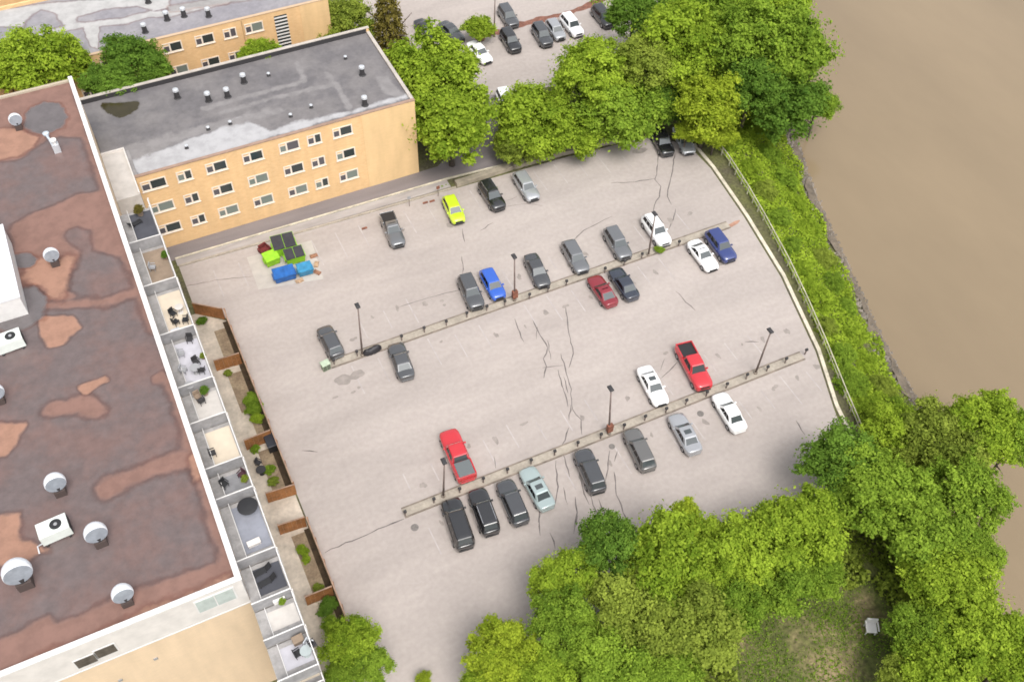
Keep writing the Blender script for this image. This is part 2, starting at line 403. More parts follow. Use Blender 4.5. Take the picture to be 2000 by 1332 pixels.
def brick_mat(name, c1, c2, mortar, sc=1.0, var2=0.075):
    mt = bpy.data.materials.new(name); mt.use_nodes = True
    n, l = mt.node_tree.nodes, mt.node_tree.links; b = n['Principled BSDF']; b.inputs['Roughness'].default_value = 0.9
    geo = n.new('ShaderNodeNewGeometry'); sx = n.new('ShaderNodeSeparateXYZ'); l.new(geo.outputs['Position'], sx.inputs[0])
    ad = n.new('ShaderNodeMath'); ad.operation = 'ADD'; l.new(sx.outputs[0], ad.inputs[0]); l.new(sx.outputs[1], ad.inputs[1])
    cb = n.new('ShaderNodeCombineXYZ'); l.new(ad.outputs[0], cb.inputs[0]); l.new(sx.outputs[2], cb.inputs[1])
    bk = n.new('ShaderNodeTexBrick'); bk.inputs['Scale'].default_value = sc
    bk.inputs['Color1'].default_value = (*c1,1); bk.inputs['Color2'].default_value = (*c2,1); bk.inputs['Mortar'].default_value = (*mortar,1)
    bk.inputs['Brick Width'].default_value = 0.4; bk.inputs['Row Height'].default_value = 0.16; bk.inputs['Mortar Size'].default_value = 0.012
    l.new(cb.outputs[0], bk.inputs['Vector'])
    nz = n.new('ShaderNodeTexNoise'); nz.inputs['Scale'].default_value = 0.6; nz.inputs['Detail'].default_value = 6
    mpp = n.new('ShaderNodeMapping'); mpp.inputs['Scale'].default_value = (1.6, 1.6, 0.35); l.new(geo.outputs['Position'], mpp.inputs[0]); l.new(mpp.outputs[0], nz.inputs['Vector'])
    mr = n.new('ShaderNodeMapRange'); mr.inputs['From Min'].default_value = 0.3; mr.inputs['From Max'].default_value = 0.7
    mr.inputs['To Min'].default_value = 1-var2; mr.inputs['To Max'].default_value = 1+var2; l.new(nz.outputs[0], mr.inputs[0])
    mx = n.new('ShaderNodeMix'); mx.data_type = 'RGBA'; mx.blend_type = 'MULTIPLY'; mx.inputs[0].default_value = 1
    l.new(bk.outputs['Color'], mx.inputs[6]); l.new(mr.outputs[0], mx.inputs[7]); l.new(mx.outputs[2], b.inputs['Base Color'])
    MATS[name] = mt; return mt
M_brick = brick_mat('orange_brick', (0.65,0.415,0.20), (0.70,0.465,0.235), (0.64,0.46,0.28))
M_brickpale = brick_mat('buff_panel', (0.66,0.455,0.235), (0.69,0.475,0.25), (0.65,0.47,0.26))
M_tan = brick_mat('tan_panel', (0.64,0.49,0.335), (0.67,0.51,0.35), (0.62,0.49,0.34))

# ------------------------------------------------------------------ terrain and river
BANK = [(-200,20),(-60,38),(-20,45),(5,50),(13,55),(20,58.5),(29,63.5),(33.6,65.5),(40.3,66.9),(45.9,68.6),(54,71.3),(64.7,74.8),(73,78.3),(85,83),(100,88),(130,98),(300,160)]
def bank_x(y):
    return np.interp(y, [b[0] for b in BANK], [b[1] for b in BANK])
def ground_z(x, y):
    d = bank_x(y)-x                                   # metres inland of the water's edge
    t = np.clip(d/11.0, -0.4, 1.0)
    z = np.where(t > 0, -4.0+4.0*(t*t*(3-2*t))**0.8, -4.0+5.0*t)
    return z
def grid_ground():
    xs = np.concatenate([[-700,-300,-150,-90], np.arange(-60,112,1.6), [130,180,300,700]])
    ys = np.concatenate([[-500,-200,-100], np.arange(-60,150,1.6), [170,220,300,500,1000]])
    X, Y = np.meshgrid(xs, ys); Z = ground_z(X, Y)
    Z = Z + np.where(Z < -0.05, 0.18*np.sin(X*1.3+Y*0.7)*np.cos(Y*0.9-X*0.4), 0)
    V = np.stack([X, Y, Z], -1).reshape(-1, 3); nx, ny = len(xs), len(ys)
    F = [(j*nx+i, j*nx+i+1, (j+1)*nx+i+1, (j+1)*nx+i) for j in range(ny-1) for i in range(nx-1)]
    me = bpy.data.meshes.new('ground'); me.from_pydata(V.tolist(), [], F); me.update(); me.shade_smooth()
    return tag(put('ground', me, M_ground), kind='structure')
grid_ground()
sheet('river', [(-100,-900),(1500,-900),(1500,1500),(20,1500),(20,-300)], -4.0, M_river)

# ------------------------------------------------------------------ paved sheets
LOT = [(4.0,-40),(12.6,-40),(12.8,18),(17,23.5),(27,27),(40,27.5),(49,28.5),(53.0,31.5),(54.6,36),(57.2,42.4),(60.0,52.5),(61.6,62),(62.6,70.5),(62.4,74.5),(60.5,77.5),(57.9,78.6),(47.2,79.4),(31,79.9),(16,80.3),(1.3,80.8),(1.3,73.9),(4.0,71.6)]
tag(put('parking_lot', tess_sheet(LOT, 0.012), M_asph), kind='structure')
sheet('driveway', [(0,82.0),(33,81.6),(41,81.0),(46,83.5),(50,93),(43,95),(38,88),(33,84.2),(0,84.2)], 0.008, M_drive)
sheet('sidewalk', [(1.2,80.95),(33,80.3),(33,81.55),(1.2,81.95)], 0.0, M_walk, h=0.07)
sheet('far_parking_lot', [(34,108),(42,96),(45,93.5),(54,92),(70,97),(80,108),(82,150),(34,150)], 0.012, M_asph)
b = MB(); ribbon(b, [at(*p) for p in ((908,97),(945,72),(1000,52),(1060,38),(1110,27),(1160,8),(1190,-8))], 1.3, 0.022, jit=0.12)
tag(b.build('mulch_strip', M_mulch), kind='structure')
sheet('dumpster_pad', [at(482,503)[:2], at(608,470)[:2], at(632,545)[:2], at(505,566)[:2]], 0.018, M_pad)

# kerbs along the top of the lot: two runs of pale concrete
b = MB()
for (p, q) in (((1.3,80.82),(16,80.33)),((16,80.33),(31,79.93)),((31,79.93),(33.5,79.87))):
    b.slab([(p[0],p[1]-0.05),(q[0],q[1]-0.05),(q[0],q[1]+0.22),(p[0],p[1]+0.22)], 0, 0.14)
tag(b.build('kerb', M_kerb), kind='structure')
b = MB(); b.slab([(1.2,82.0),(33,81.62),(40.8,81.02),(40.8,81.2),(33,81.8),(1.2,82.18)], 0, 0.16)
tag(b.build('driveway_kerb', M_cream), kind='structure')
# cream kerb on the river side
RIVK = [(53.6,31.0),(54.9,36),(57.5,42.4),(60.3,52.5),(61.9,62),(62.9,70.5),(63.0,75)]
b = MB()
for k in range(len(RIVK)-1):
    p, q = RIVK[k], RIVK[k+1]; b.slab([(p[0]-0.12,p[1]),(q[0]-0.12,q[1]),(q[0]+0.28,q[1]),(p[0]+0.28,p[1])], -0.2, 0.15)
tag(b.build('river_kerb', M_cream), kind='structure')
# concrete dividers between the rows
def divider(x0, y0, x1, y1, w):
    d = Vector((x1-x0, y1-y0, 0)).normalized(); n_ = Vector((-d.y, d.x, 0))*w/2
    b = MB(); b.slab([(x0-n_.x,y0-n_.y),(x1-n_.x,y1-n_.y),(x1+n_.x,y1+n_.y),(x0+n_.x,y0+n_.y)], 0, 0.10)
    o = tag(b.build('row_divider', M_kerb), kind='structure')
    e = MB()
    for s_ in (-1, 1):
        c = n_*(1.0)*s_
        e.bar((x0+c.x, y0+c.y, 0.06), (x1+c.x, y1+c.y, 0.06), 0.13, 0.14)
    e.build('kerb_edge', M_kerbedge, o)
    return o
divider(11.6, 61.5, 59.2, 61.55, 0.95)
divider(12.0, 42.9, 55.6, 42.5, 0.95)

# sealed cracks, stains, faded markings: all flat on the asphalt
CRACKS = [[(1285,300),(1283,340),(1279,350),(1290,365),(1288,385),(1277,402),(1275,418)],[(1318,300),(1312,340),(1305,372),(1303,385),(1312,400)],
 [(1192,358),(1230,357),(1262,352),(1280,350)],[(1120,470),(1140,450),(1180,430),(1195,423)],[(1320,408),(1315,430),(1307,447)],
 [(1040,625),(1055,655),(1070,680),(1062,700),(1068,715),(1062,740)],[(1060,718),(1098,713)],[(1095,690),(1105,720),(1115,760),(1118,800),(1135,820),(1138,850)],
 [(1005,622),(1015,650),(1022,668)],[(1105,600),(1110,640),(1120,690),(1112,720)],[(1100,760),(1108,780),(1110,795)],[(1110,835),(1105,860),(1095,870)],
 [(1130,920),(1140,965),(1150,985)],[(1150,960),(1165,1000),(1172,1030)],[(1168,975),(1180,1000),(1185,1030)],[(1200,920),(1203,965),(1218,1000),(1230,1030)],
 [(1085,900),(1090,950),(1085,990)],[(1052,1010),(1055,1045)],[(1122,970),(1128,1000),(1120,1030)],[(1190,880),(1183,940)],
 [(635,1078),(700,1050),(790,1012)],[(1320,568),(1340,590),(1358,608)],[(1290,740),(1322,708)],[(1298,700),(1290,722)],[(590,881),(620,882)],
 [(1455,667),(1482,668)],[(1555,820),(1572,850)],[(965,890),(967,915)],[(903,448),(908,472)],[(938,452),(962,435)],[(902,500),(904,535)],
 [(360,560),(420,548),(490,540)],[(985,405),(1030,398),(1060,402)],[(1010,385),(990,392)],[(780,600),(860,575),(930,560)],
 [(1050,640),(1047,662)],[(1070,665),(1076,702)],[(1090,722),(1100,762)],[(1115,790),(1112,822)],[(1102,735),(1110,768)],[(1100,885),(1112,930)],[(1145,902),(1149,932)],[(1206,880),(1200,902)],
 [(1160,1010),(1168,1048)],[(1100,950),(1108,986)],[(1128,1005),(1122,1042)],[(1058,985),(1050,1020)],[(1075,1040),(1085,1072)],[(1195,1000),(1210,1040)]]
b = MB()
for k, c in enumerate(CRACKS): ribbon(b, [at(*p) for p in c], 0.07 if 31 <= k < 35 else 0.12, 0.0165, jit=0.07)
tag(b.build('sealed_cracks', M_crack), kind='structure')
b = MB()
for (px, py, rx, ry) in ((670,742,0.9,0.6),(697,732,0.75,0.55),(655,776,0.35,0.12),(690,766,0.25,0.15),(701,757,0.2,0.15),(863,588,0.2,0.2),(868,596,0.2,0.15),(1250,295,1.1,0.4),(780,452,0.6,0.3),(880,440,0.5,0.4),(1300,690,0.3,0.2),(1515,755,0.3,0.2),(1408,515,0.5,0.3)):
    c = at(px, py); b.poly([(p[0], p[1], 0.0162+0.0001*(px%7)) for p in blob(c[0], c[1], rx, ry)])
for x in np.arange(13.5+1.37, 57, 2.75):
    for yb in (64.5, 58.6, 46.0, 39.6):
        if random.random() < 0.75:
            b.poly([(p[0], p[1], 0.0172) for p in blob(x+random.uniform(-0.3,0.3), yb+random.uniform(-1.2,1.2), random.uniform(0.12,0.38), random.uniform(0.15,0.5), 14, 0.25)])
tag(b.build('oil_stains', M_stain), kind='structure')
b = MB(); ribbon(b, [at(*p) for p in ((1392,450),(1420,443),(1445,432))], 0.5, 0.0158, jit=0.15)
tag(b.build('rust_stain', mat('rust_stain', (0.36,0.20,0.14), 0.9, var=0.2, scale=2)), kind='structure')
b = MB()
for x in np.arange(13.5, 57, 2.75):
    for (y0, y1) in ((62.4,66.6),(56.6,60.7),(43.9,47.8),(37.3,41.6)):
        if random.random() < 0.8:
            a0 = y0+random.uniform(0,1.2); a1 = y1-random.uniform(0,1.2)
            b.poly([(x-0.06,a0,0.0148),(x+0.06,a0,0.0148),(x+0.06,a1,0.0148),(x-0.06,a1,0.0148)])
for x in np.arange(4.5, 56, 2.75):
    a0 = 74.6+random.uniform(0,0.8); b.poly([(x-0.06,a0,0.0148),(x+0.06,a0,0.0148),(x+0.06,78.8,0.0148),(x-0.06,78.8,0.0148)])
tag(b.build('stall_markings', M_line), kind='structure')
for k, (px, py, r) in enumerate(((810,1030,0.36),(1368,808,0.34),(1195,872,0.3))):
    c = at(px, py); b = MB(); b.lathe([(r,0.0),(r,0.02),(r*0.85,0.028)], (0,0,0), 16)
    o = b.build('manhole_cover', mat('cast_iron', (0.16,0.145,0.135), 0.8, var=0.2, scale=5), loc=(c[0],c[1],0.014))
    tag(o, ('round iron cover in the asphalt left of the lower divider end','round iron cover in the asphalt between two silver sedans','round iron cover beside the dark hatchback under the lower divider')[k], 'manhole cover')
sheet('dirt_clearing', smooth_poly([(27,12),(30,20),(35,24),(42,25.5),(47,24),(50,18),(47,8),(40,0),(28,0)], 2), 0.006, M_dry)

# ------------------------------------------------------------------ foliage library
def quads_mesh(name, P, N, S, T, asp=0.7):
    """many leaf-sized quads at P with normals N, sizes S, tint T"""
    n_ = len(P)
    N = N/np.linalg.norm(N, axis=1, keepdims=True)
    A = np.cross(N, rng.normal(size=(n_,3))); A /= np.linalg.norm(A, axis=1, keepdims=True)
    B = np.cross(N, A)
    a = A*S[:,None]; bb = B*(S*asp)[:,None]
    bend = N*(S*0.25)[:,None]
    V = np.stack([P-a-bend, P-bb*0.9, P+a-bend, P+bb*0.9], 1).reshape(-1,3).astype(np.float32)
    me = bpy.data.meshes.new(name)
    me.vertices.add(4*n_); me.vertices.foreach_set('co', V.ravel())
    me.loops.add(4*n_); me.loops.foreach_set('vertex_index', np.arange(4*n_, dtype=np.int32))
    me.polygons.add(n_); me.polygons.foreach_set('loop_start', np.arange(0,4*n_,4,dtype=np.int32))
    me.update(calc_edges=True)
    at_ = me.attributes.new('tint', 'FLOAT_COLOR', 'POINT')
    C = np.zeros((4*n_,4), np.float32); C[:,0] = np.repeat(T,4); C[:,3] = 1
    at_.data.foreach_set('color', C.ravel())
    return me
def crown_mesh(seed, n_lobes=40, per=520, flat=0.8):
    """clumps of leaves held out on branches at uneven distances, with gaps between them"""
    g = np.random.default_rng(seed); Ps=[]; Ns=[]; Ts=[]
    ax = g.uniform(0,6.28,4)
    for i in range(n_lobes):
        ph = i*2.39996+g.uniform(-0.5,0.5); cz = 1-1.6*(i+0.5)/n_lobes+g.uniform(-0.15,0.15)
        cz = max(-0.75, min(0.98, cz)); rr = math.sqrt(max(0,1-cz*cz))
        bulge = 1+0.16*sin(2*ph+ax[0])+0.12*sin(3*ph+ax[1])
        rad = g.uniform(0.50,0.90)*bulge
        c = np.array([rr*cos(ph), rr*sin(ph), cz*g.uniform(0.8,1.1)])*rad
        lr = g.uniform(0.15,0.33); lt = g.uniform(0.28,0.78)
        sc = g.uniform(0.75,1.3,3)
        ns = max(8, int(26*(lr/0.25)**2))             # sprays of leaves on the lobe, with gaps between them
        d = g.normal(size=(ns,3)); d /= np.linalg.norm(d,axis=1,keepdims=True)
        cs = c+d*lr*(g.uniform(0.45,1.15,size=(ns,1)))*sc
        k_ = g.integers(14,34,ns); idx = np.repeat(np.arange(ns), k_); m_ = len(idx)
        sp_ = g.uniform(0.035,0.075,ns)[idx][:,None]
        off = g.normal(size=(m_,3))*sp_*np.array([1,1,0.6])
        p = cs[idx]+off
        nn = d[idx]*0.45+off*4+np.array([0,0,0.8])+g.normal(size=(m_,3))*0.55
        ts = lt+g.normal(size=ns)*0.16
        Ps.append(p); Ns.append(nn); Ts.append(np.clip(ts[idx]+g.normal(size=m_)*0.13,0,1))
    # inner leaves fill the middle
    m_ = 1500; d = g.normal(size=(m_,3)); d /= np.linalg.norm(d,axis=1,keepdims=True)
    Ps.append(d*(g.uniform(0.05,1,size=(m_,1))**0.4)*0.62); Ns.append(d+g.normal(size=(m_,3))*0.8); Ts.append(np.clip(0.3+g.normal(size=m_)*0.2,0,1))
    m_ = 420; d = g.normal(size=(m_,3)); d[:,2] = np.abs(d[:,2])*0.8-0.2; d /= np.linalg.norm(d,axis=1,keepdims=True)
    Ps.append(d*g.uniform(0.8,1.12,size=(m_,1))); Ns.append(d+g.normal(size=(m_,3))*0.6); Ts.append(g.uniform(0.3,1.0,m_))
    P = np.concatenate(Ps); N = np.concatenate(Ns); T = np.concatenate(Ts)
    P[:,2] *= flat
    S = g.uniform(0.022,0.050,len(P))
    return quads_mesh('crown', P, N, S, T)
CROWNS = [crown_mesh(100+k, n_lobes=36+(k*5)%15) for k in range(10)]
def conifer_mesh(seed):
    g = np.random.default_rng(seed); n_ = 9000
    h = g.uniform(0,1,n_)**1.3; a = g.uniform(0,6.283,n_)
    br = 0.75+0.25*np.sin(a*9+np.floor(h*14)*2.1)
    r = (1-h)*0.62*br*(g.uniform(0.3,1,n_)**0.5)
    z = h*2.2-0.9-r*0.25+0.06*np.sin(h*14*6.283)
    P = np.stack([r*np.cos(a), r*np.sin(a), z],1)
    N = np.stack([np.cos(a)*0.5, np.sin(a)*0.5, np.ones(n_)],1)+g.normal(size=(n_,3))*0.5
    return quads_mesh('crown', P, N, g.uniform(0.025,0.05,n_), np.clip(0.5+g.normal(size=n_)*0.25,0,1), 0.5)
CONIFER = conifer_mesh(5)

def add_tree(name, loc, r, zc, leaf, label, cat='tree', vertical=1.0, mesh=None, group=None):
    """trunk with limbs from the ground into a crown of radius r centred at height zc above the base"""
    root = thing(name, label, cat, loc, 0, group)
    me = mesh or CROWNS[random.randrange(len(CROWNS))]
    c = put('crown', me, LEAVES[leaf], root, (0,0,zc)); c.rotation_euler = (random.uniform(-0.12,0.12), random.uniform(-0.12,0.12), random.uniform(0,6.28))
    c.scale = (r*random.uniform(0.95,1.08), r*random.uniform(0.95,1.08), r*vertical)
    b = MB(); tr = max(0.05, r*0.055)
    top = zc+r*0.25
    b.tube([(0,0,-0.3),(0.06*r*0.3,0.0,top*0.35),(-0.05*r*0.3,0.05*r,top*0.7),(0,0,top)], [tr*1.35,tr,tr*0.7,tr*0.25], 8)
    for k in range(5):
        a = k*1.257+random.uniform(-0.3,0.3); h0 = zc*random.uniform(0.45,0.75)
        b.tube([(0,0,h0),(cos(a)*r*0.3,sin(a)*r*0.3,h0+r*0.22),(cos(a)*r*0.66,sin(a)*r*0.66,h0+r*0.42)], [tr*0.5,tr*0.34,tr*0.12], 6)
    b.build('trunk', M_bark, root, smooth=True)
    return root
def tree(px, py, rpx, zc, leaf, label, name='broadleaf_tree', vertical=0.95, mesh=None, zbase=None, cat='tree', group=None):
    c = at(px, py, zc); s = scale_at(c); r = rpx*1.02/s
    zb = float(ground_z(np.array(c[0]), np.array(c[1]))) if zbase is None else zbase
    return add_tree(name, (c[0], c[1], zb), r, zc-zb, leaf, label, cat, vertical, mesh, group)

# ------------------------------------------------------------------ buildings
def window(parent, x, z, y, w, h, wide=True, glass=None, big=None, ax='x', face=-1):
    """sliding window in a wall facing -y: white surround, small sash, large pane, sill"""
    f = MB(); t = 0.13; d0, d1 = y-0.05, y+0.03
    f.box(x-w/2, x+w/2, d0, d1, z+h/2-t, z+h/2); f.box(x-w/2, x+w/2, d0, d1, z-h/2, z-h/2+t)
    f.box(x-w/2, x-w/2+t, d0, d1, z-h/2+t, z+h/2-t); f.box(x+w/2-t, x+w/2, d0, d1, z-h/2+t, z+h/2-t)
    mx = x-w/2+w*(0.36 if wide else 0.5)
    f.box(mx-0.09, mx+0.09, d0, d1, z-h/2+t, z+h/2-t)
    f.box(x-w/2+t, mx-0.09, d0+0.01, d1, z+h/2-t-0.30, z+h/2-t-0.22)
    wnd = f.build('window', M_frame, parent)
    a, bb = x-w/2+t, x+w/2-t
    p = MB(); p.box(a, mx-0.09, y-0.012, y+0.01, z-h/2+t, z+h/2-t-0.30); p.build('pane', glass or M_wglass3, wnd)
    p = MB(); p.box(mx+0.09, bb, y-0.012, y+0.01, z-h/2+t, z+h/2-t); p.build('pane', big or M_wglass, wnd)
    p = MB(); p.box(x-w/2-0.06, x+w/2+0.06, y-0.13, y-0.052, z-h/2-0.08, z-h/2); p.build('sill', M_frame, wnd)
    return wnd

# --- the three-storey orange brick block with the grey roof
X0, X1, Y0, Y1, ZR = 0.15, 30.6, 84.2, 98.6, 10.3
blk = thing('brick_apartment_block', 'long three storey orange brick block with flat grey roof beside the driveway', 'building', (0,0,0))
b = MB(); b.box(X0, 24.4, Y0, Y0+0.3, 0, ZR+0.12); b.build('wall', M_brick, blk)
b = MB(); b.box(24.4, X1, Y0-0.03, Y0+0.3, 0, ZR+0.12); b.build('wall', M_brickpale, blk)
b = MB(); b.box(X1-0.3, X1, Y0+0.3, Y1-0.3, 0, ZR+0.1); b.build('wall', M_brickpale, blk)
XW, YW1, YW2 = -10.0, 88.65, 92.6                  # the rear end steps left behind the balcony building
b = MB(); b.box(XW, X1, Y1-0.3, Y1, 0, ZR+0.55); b.build('wall', M_brick, blk)
b = MB(); b.box(X0, X0+0.3, Y0+0.3, YW1, 0, ZR+0.1); b.build('wall', M_brick, blk)
b = MB(); b.box(-2.2, X0+0.3, YW1+0.003, Y1-0.3, ZR-0.35, ZR-0.02); b.box(XW, -2.2, YW2, Y1-0.3, ZR-0.35, ZR-0.02); b.build('wing_roof', M_rooftar, blk)
b = MB(); b.box(XW, XW+0.3, YW2, Y1-0.3, 0, ZR+0.1); b.box(XW, -2.2, YW2, YW2+0.3, 0, ZR-0.352); b.build('wall', M_brick, blk)
b = MB(); b.box(XW+0.33, X1-0.33, Y1-0.34, Y1-0.302, ZR-0.015, ZR+0.545); b.build('flashing', M_dark, blk)
b = MB(); b.box(X0+0.302, X0+0.34, Y0+0.33, YW1, ZR-0.015, ZR+0.12); b.box(X0-0.02, X0+0.30, Y0+0.33, YW1, ZR+0.103, ZR+0.16); b.build('flashing', M_rooffade, blk)
rf = MB(); rf.box(X0+0.3, X1-0.3, Y0+0.3, Y1-0.3, ZR-0.35, ZR-0.02); roof_mid = rf.build('roof', M_rooftar, blk)
b = MB(); b.box(X0-0.04, X1+0.04, Y0-0.07, Y0+0.32, ZR+0.12, ZR+0.19); b.build('coping', mat('coping_brown', (0.30,0.20,0.15), 0.7, var=0.15, scale=1), roof_mid)
b = MB(); b.box(XW-0.04, X1+0.04, Y1-0.34, Y1+0.05, ZR+0.55, ZR+0.63); b.build('coping', mat('coping_pale', (0.42,0.38,0.34), 0.7, var=0.12, scale=1), roof_mid)
b = MB(); b.box(X1-0.34, X1+0.05, Y0+0.33, Y1-0.35, ZR+0.1, ZR+0.17); b.build('coping', mat('coping_pale', (0.42,0.38,0.34)), roof_mid)
def roof_patch(parent, pts, z, mt, zz=0.0, it=2, jit=0.05, name='roof_patch'):
    P = smooth_poly([at(p[0], p[1], z)[:2] for p in pts], it, jit)
    o = put(name, tess_sheet(P, z+zz), mt, parent); return o
ZP = ZR-0.02
AR, LN = 'area', 'line'
GREYL = [
 (0,AR,[(255,318),(275,350),(500,278),(800,190),(792,184),(725,204),(690,216),(575,240),(525,258),(470,228),(440,238),(415,262),(380,268),(330,288),(290,300),(245,305)],1.0),
 (1,AR,[(190,300),(250,285),(330,262),(420,240),(520,212),(560,215),(480,242),(440,246),(330,285),(255,318),(210,325)],1.6),
 (1,LN,[(400,212),(470,192),(590,160)],0.7),(1,LN,[(430,222),(540,190),(652,165),(638,145)],0.6),(1,LN,[(596,158),(580,125)],0.6),(1,LN,[(655,165),(682,210)],0.7),
 (1,AR,[(735,150),(755,150),(790,186),(770,190),(745,178)],0.8),
 (2,AR,[(196,202),(272,198),(270,212),(258,222),(236,231),(212,222),(198,212)],0.6)]  # last area: puddle, coloured dark olive for the tree reflected in it
M_greyskin = stain_mat('grey_roof_skin', (0.126,0.118,0.123), (0.172,0.160,0.160), [(0.40,0.395,0.405),(0.225,0.212,0.212),(0.042,0.034,0.014)], (0.75,0.85,0.10), rim=1.0, nscale=0.7, namp=0.7, sharp=0.11, base_rough=0.75)
stained_sheet('roof_membrane', X0+0.345, X1-0.31, Y0+0.31, YW1, ZP+0.006, 0.3, GREYL, M_greyskin, roof_mid, soft=0.9)
stained_sheet('roof_membrane', -2.2, X1-0.31, YW1, Y1-0.345, ZP+0.006, 0.3, GREYL, M_greyskin, roof_mid, soft=0.9)
stained_sheet('roof_membrane', XW+0.3, -2.2, YW2+0.3, Y1-0.345, ZP+0.006, 0.3, GREYL, M_greyskin, roof_mid, soft=0.9)
cols = [1.68, 4.85, 8.2, 12.12, 16.1, 18.9, 22.1]
wides = [1, 0, 1, 1, 1, 0, 1]
GL = [M_wglass, M_wglass3, M_wglass2]
k = 0
for r_, zc in enumerate((9.0, 5.8, 2.68)):
    for ci, x in enumerate(cols):
        w = (2.6 if ci == 0 else 2.25) if wides[ci] else 1.6
        pat = [[0,0,0,0,1,0,0],[2,0,0,2,0,1,0],[0,0,2,2,2,0,2]][r_][ci]
        window(blk, x+0.02*r_, zc, Y0, w, 1.3, bool(wides[ci]), GL[(k*2) % 3] if k % 3 else M_wglass3, GL[pat]); k += 1
# small concrete link roof between the brick block and the balcony building
b = MB(); b.box(-2.23, 0.12, 81.2, 88.6, 0, 10.75); lk = b.build('link_block', M_deck_pale, blk)
b = MB(); b.box(-0.02, 0.12, 81.2, 88.6, 10.753, 11.0); b.box(-2.23, -0.02, 88.45, 88.6, 10.753, 11.0); b.build('kerb', M_whitewall, lk)

# --- second orange block behind
X2, X3, Y2, Y3 = -40.0, 28.4, 106.6, 120.2
bk = thing('rear_brick_block', 'orange brick block behind the trees at the top left with pale stained roof', 'building', (0,0,0))
b = MB(); b.box(X2, 24.8, Y2, Y2+0.3, 0, ZR+0.12); b.build('wall', M_brick, bk)
b = MB(); b.box(24.8, X3, Y2-0.03, Y2+0.3, 0, ZR+0.12); b.build('wall', M_brickpale, bk)
b = MB(); b.box(X3-0.3, X3, Y2+0.3, Y3-0.3, 0, ZR+0.1); b.build('wall', M_brickpale, bk)
b = MB(); b.box(X2, X3, Y3-0.3, Y3, 0, ZR+0.35); b.build('wall', M_brick, bk)
rf = MB(); rf.box(X2, X3-0.3, Y2+0.3, Y3-0.3, ZR-0.35, ZR-0.02); roof_bk = rf.build('roof', mat('roof_rear_felt', (0.225,0.215,0.23), 0.75, var=0.12, scale=0.25, var2=0.07, scale2=2), bk)
b = MB(); b.box(X2, X3+0.04, Y2-0.07, Y2+0.32, ZR+0.12, ZR+0.19); b.build('coping', mat('coping_tan', (0.50,0.36,0.24), 0.7), roof_bk)
stained_sheet('roof_membrane', X2+18, X3-0.31, Y2+0.33, Y3-0.31, ZP+0.006, 0.35, [
 (0,AR,[(-60,28),(90,8),(330,-10),(330,16),(300,22),(270,12),(205,18),(150,34),(140,56),(125,48),(110,28),(80,18),(60,30),(45,52),(-60,54)],0.9),
 (0,LN,[(10,90),(60,76),(125,58),(150,51),(240,42),(290,29),(330,27),(440,4)],1.1),
 (0,AR,[(160,50),(194,48),(190,96),(178,92)],0.5),
 (1,AR,[(330,14),(420,-2),(560,-8),(470,2),(380,16),(330,24)],1.2),(1,AR,[(-20,112),(60,98),(60,108),(-20,122)],1.0)],
 stain_mat('rear_roof_skin', (0.225,0.215,0.235), (0.275,0.262,0.275), [(0.42,0.41,0.405),(0.31,0.295,0.29),(0.1,0.1,0.1)], (0.75,0.85,0.5), rim=0.8, nscale=0.6, namp=0.6, sharp=0.10, base_rough=0.75), roof_bk, soft=0.9)
for (x, z, w, wd, g_) in ((-0.95,9.0,2.4,1,0),(9.15,9.0,2.25,1,0),(12.95,9.0,2.25,1,0),(16.0,9.0,1.6,0,1),(18.95,9.0,2.25,1,2),(9.15,5.75,2.25,1,2),(13.0,5.75,2.25,1,0),(16.0,5.75,1.6,0,0),(18.5,5.75,2.25,1,0),(5.0,9.0,1.6,0,0),(2.0,9.0,2.25,1,1),(5.0,5.75,1.6,0,0),(-0.95,5.75,2.4,1,0),(-4.8,9.0,2.25,1,0),(22.2,2.7,2.25,1,0)):
    window(bk, x, z, Y2, w, 1.3, bool(wd), M_wglass3, GL[g_])
# louvred stair window, each blade its own piece
b = MB(); b.box(21.5, 23.1, Y2-0.02, Y2+0.02, 3.6, 9.75); lv = b.build('stair_louvre', M_wglass, bk)
for q in range(13):
    z = 3.9+q*0.46; b = MB(); b.box(21.5, 23.1, Y2-0.1, Y2-0.03, z, z+0.14); b.build('slat', M_white, lv)
b = MB(); b.bar((17.6,Y2-0.06,0),(17.6,Y2-0.06,10.3),0.1); b.build('downpipe', mat('pipe_tan', (0.45,0.30,0.16)), bk)
far = thing('far_brick_block', 'sliver of another orange wall at the very top left corner', 'building', (0,0,0))
b = MB(); b.box(-60, -4, 124, 136, 0, 9.8); b.build('wall', M_brick, far)
b = MB(); b.box(-60.2, -3.8, 123.8, 136.2, 9.8, 10.1); b.build('roof', M_rooftar, far)

# --- the large left building: flat stained roof, white parapet, tan end wall, balconies
ZT = 18.0
XE, YS, YN = -2.25, at(473,1128,ZT)[1], at(133,155,ZT-0.25)[1]
ZW = ZT-3.5                                        # foot of the white top storey
def on_wall(px, py, y):
    v = CF*FOC + CR*(px-1000) + CU*(666-py); t = y/v[1]; return (float(v[0]*t), float(CAMH+v[2]*t))
apt = thing('balcony_apartment_building', 'large building at the left with stained red brown roof, white parapet and balconies', 'building', (0,0,0))
ZF = ZT-0.45
b = MB(); b.box(-60, XE, YS, YN, 0, ZW); b.build('wall', M_tan, apt)
b = MB(); b.box(-60, XE-0.02, YS-0.06, YS+0.3, ZW+0.005, ZT-0.1); b.build('wall', M_whitewall, apt)['label'] = 'white clad top storey wall on the end'
b = MB(); b.box(XE-0.32, XE-0.02, YS+0.3, YN, ZW+0.005, ZT-0.1); b.build('wall', M_whitewall, apt)
b = MB(); b.box(-60, XE-0.35, YS+0.32, YN-0.3, ZF-0.4, ZF); roof_apt = b.build('roof', M_roof, apt)
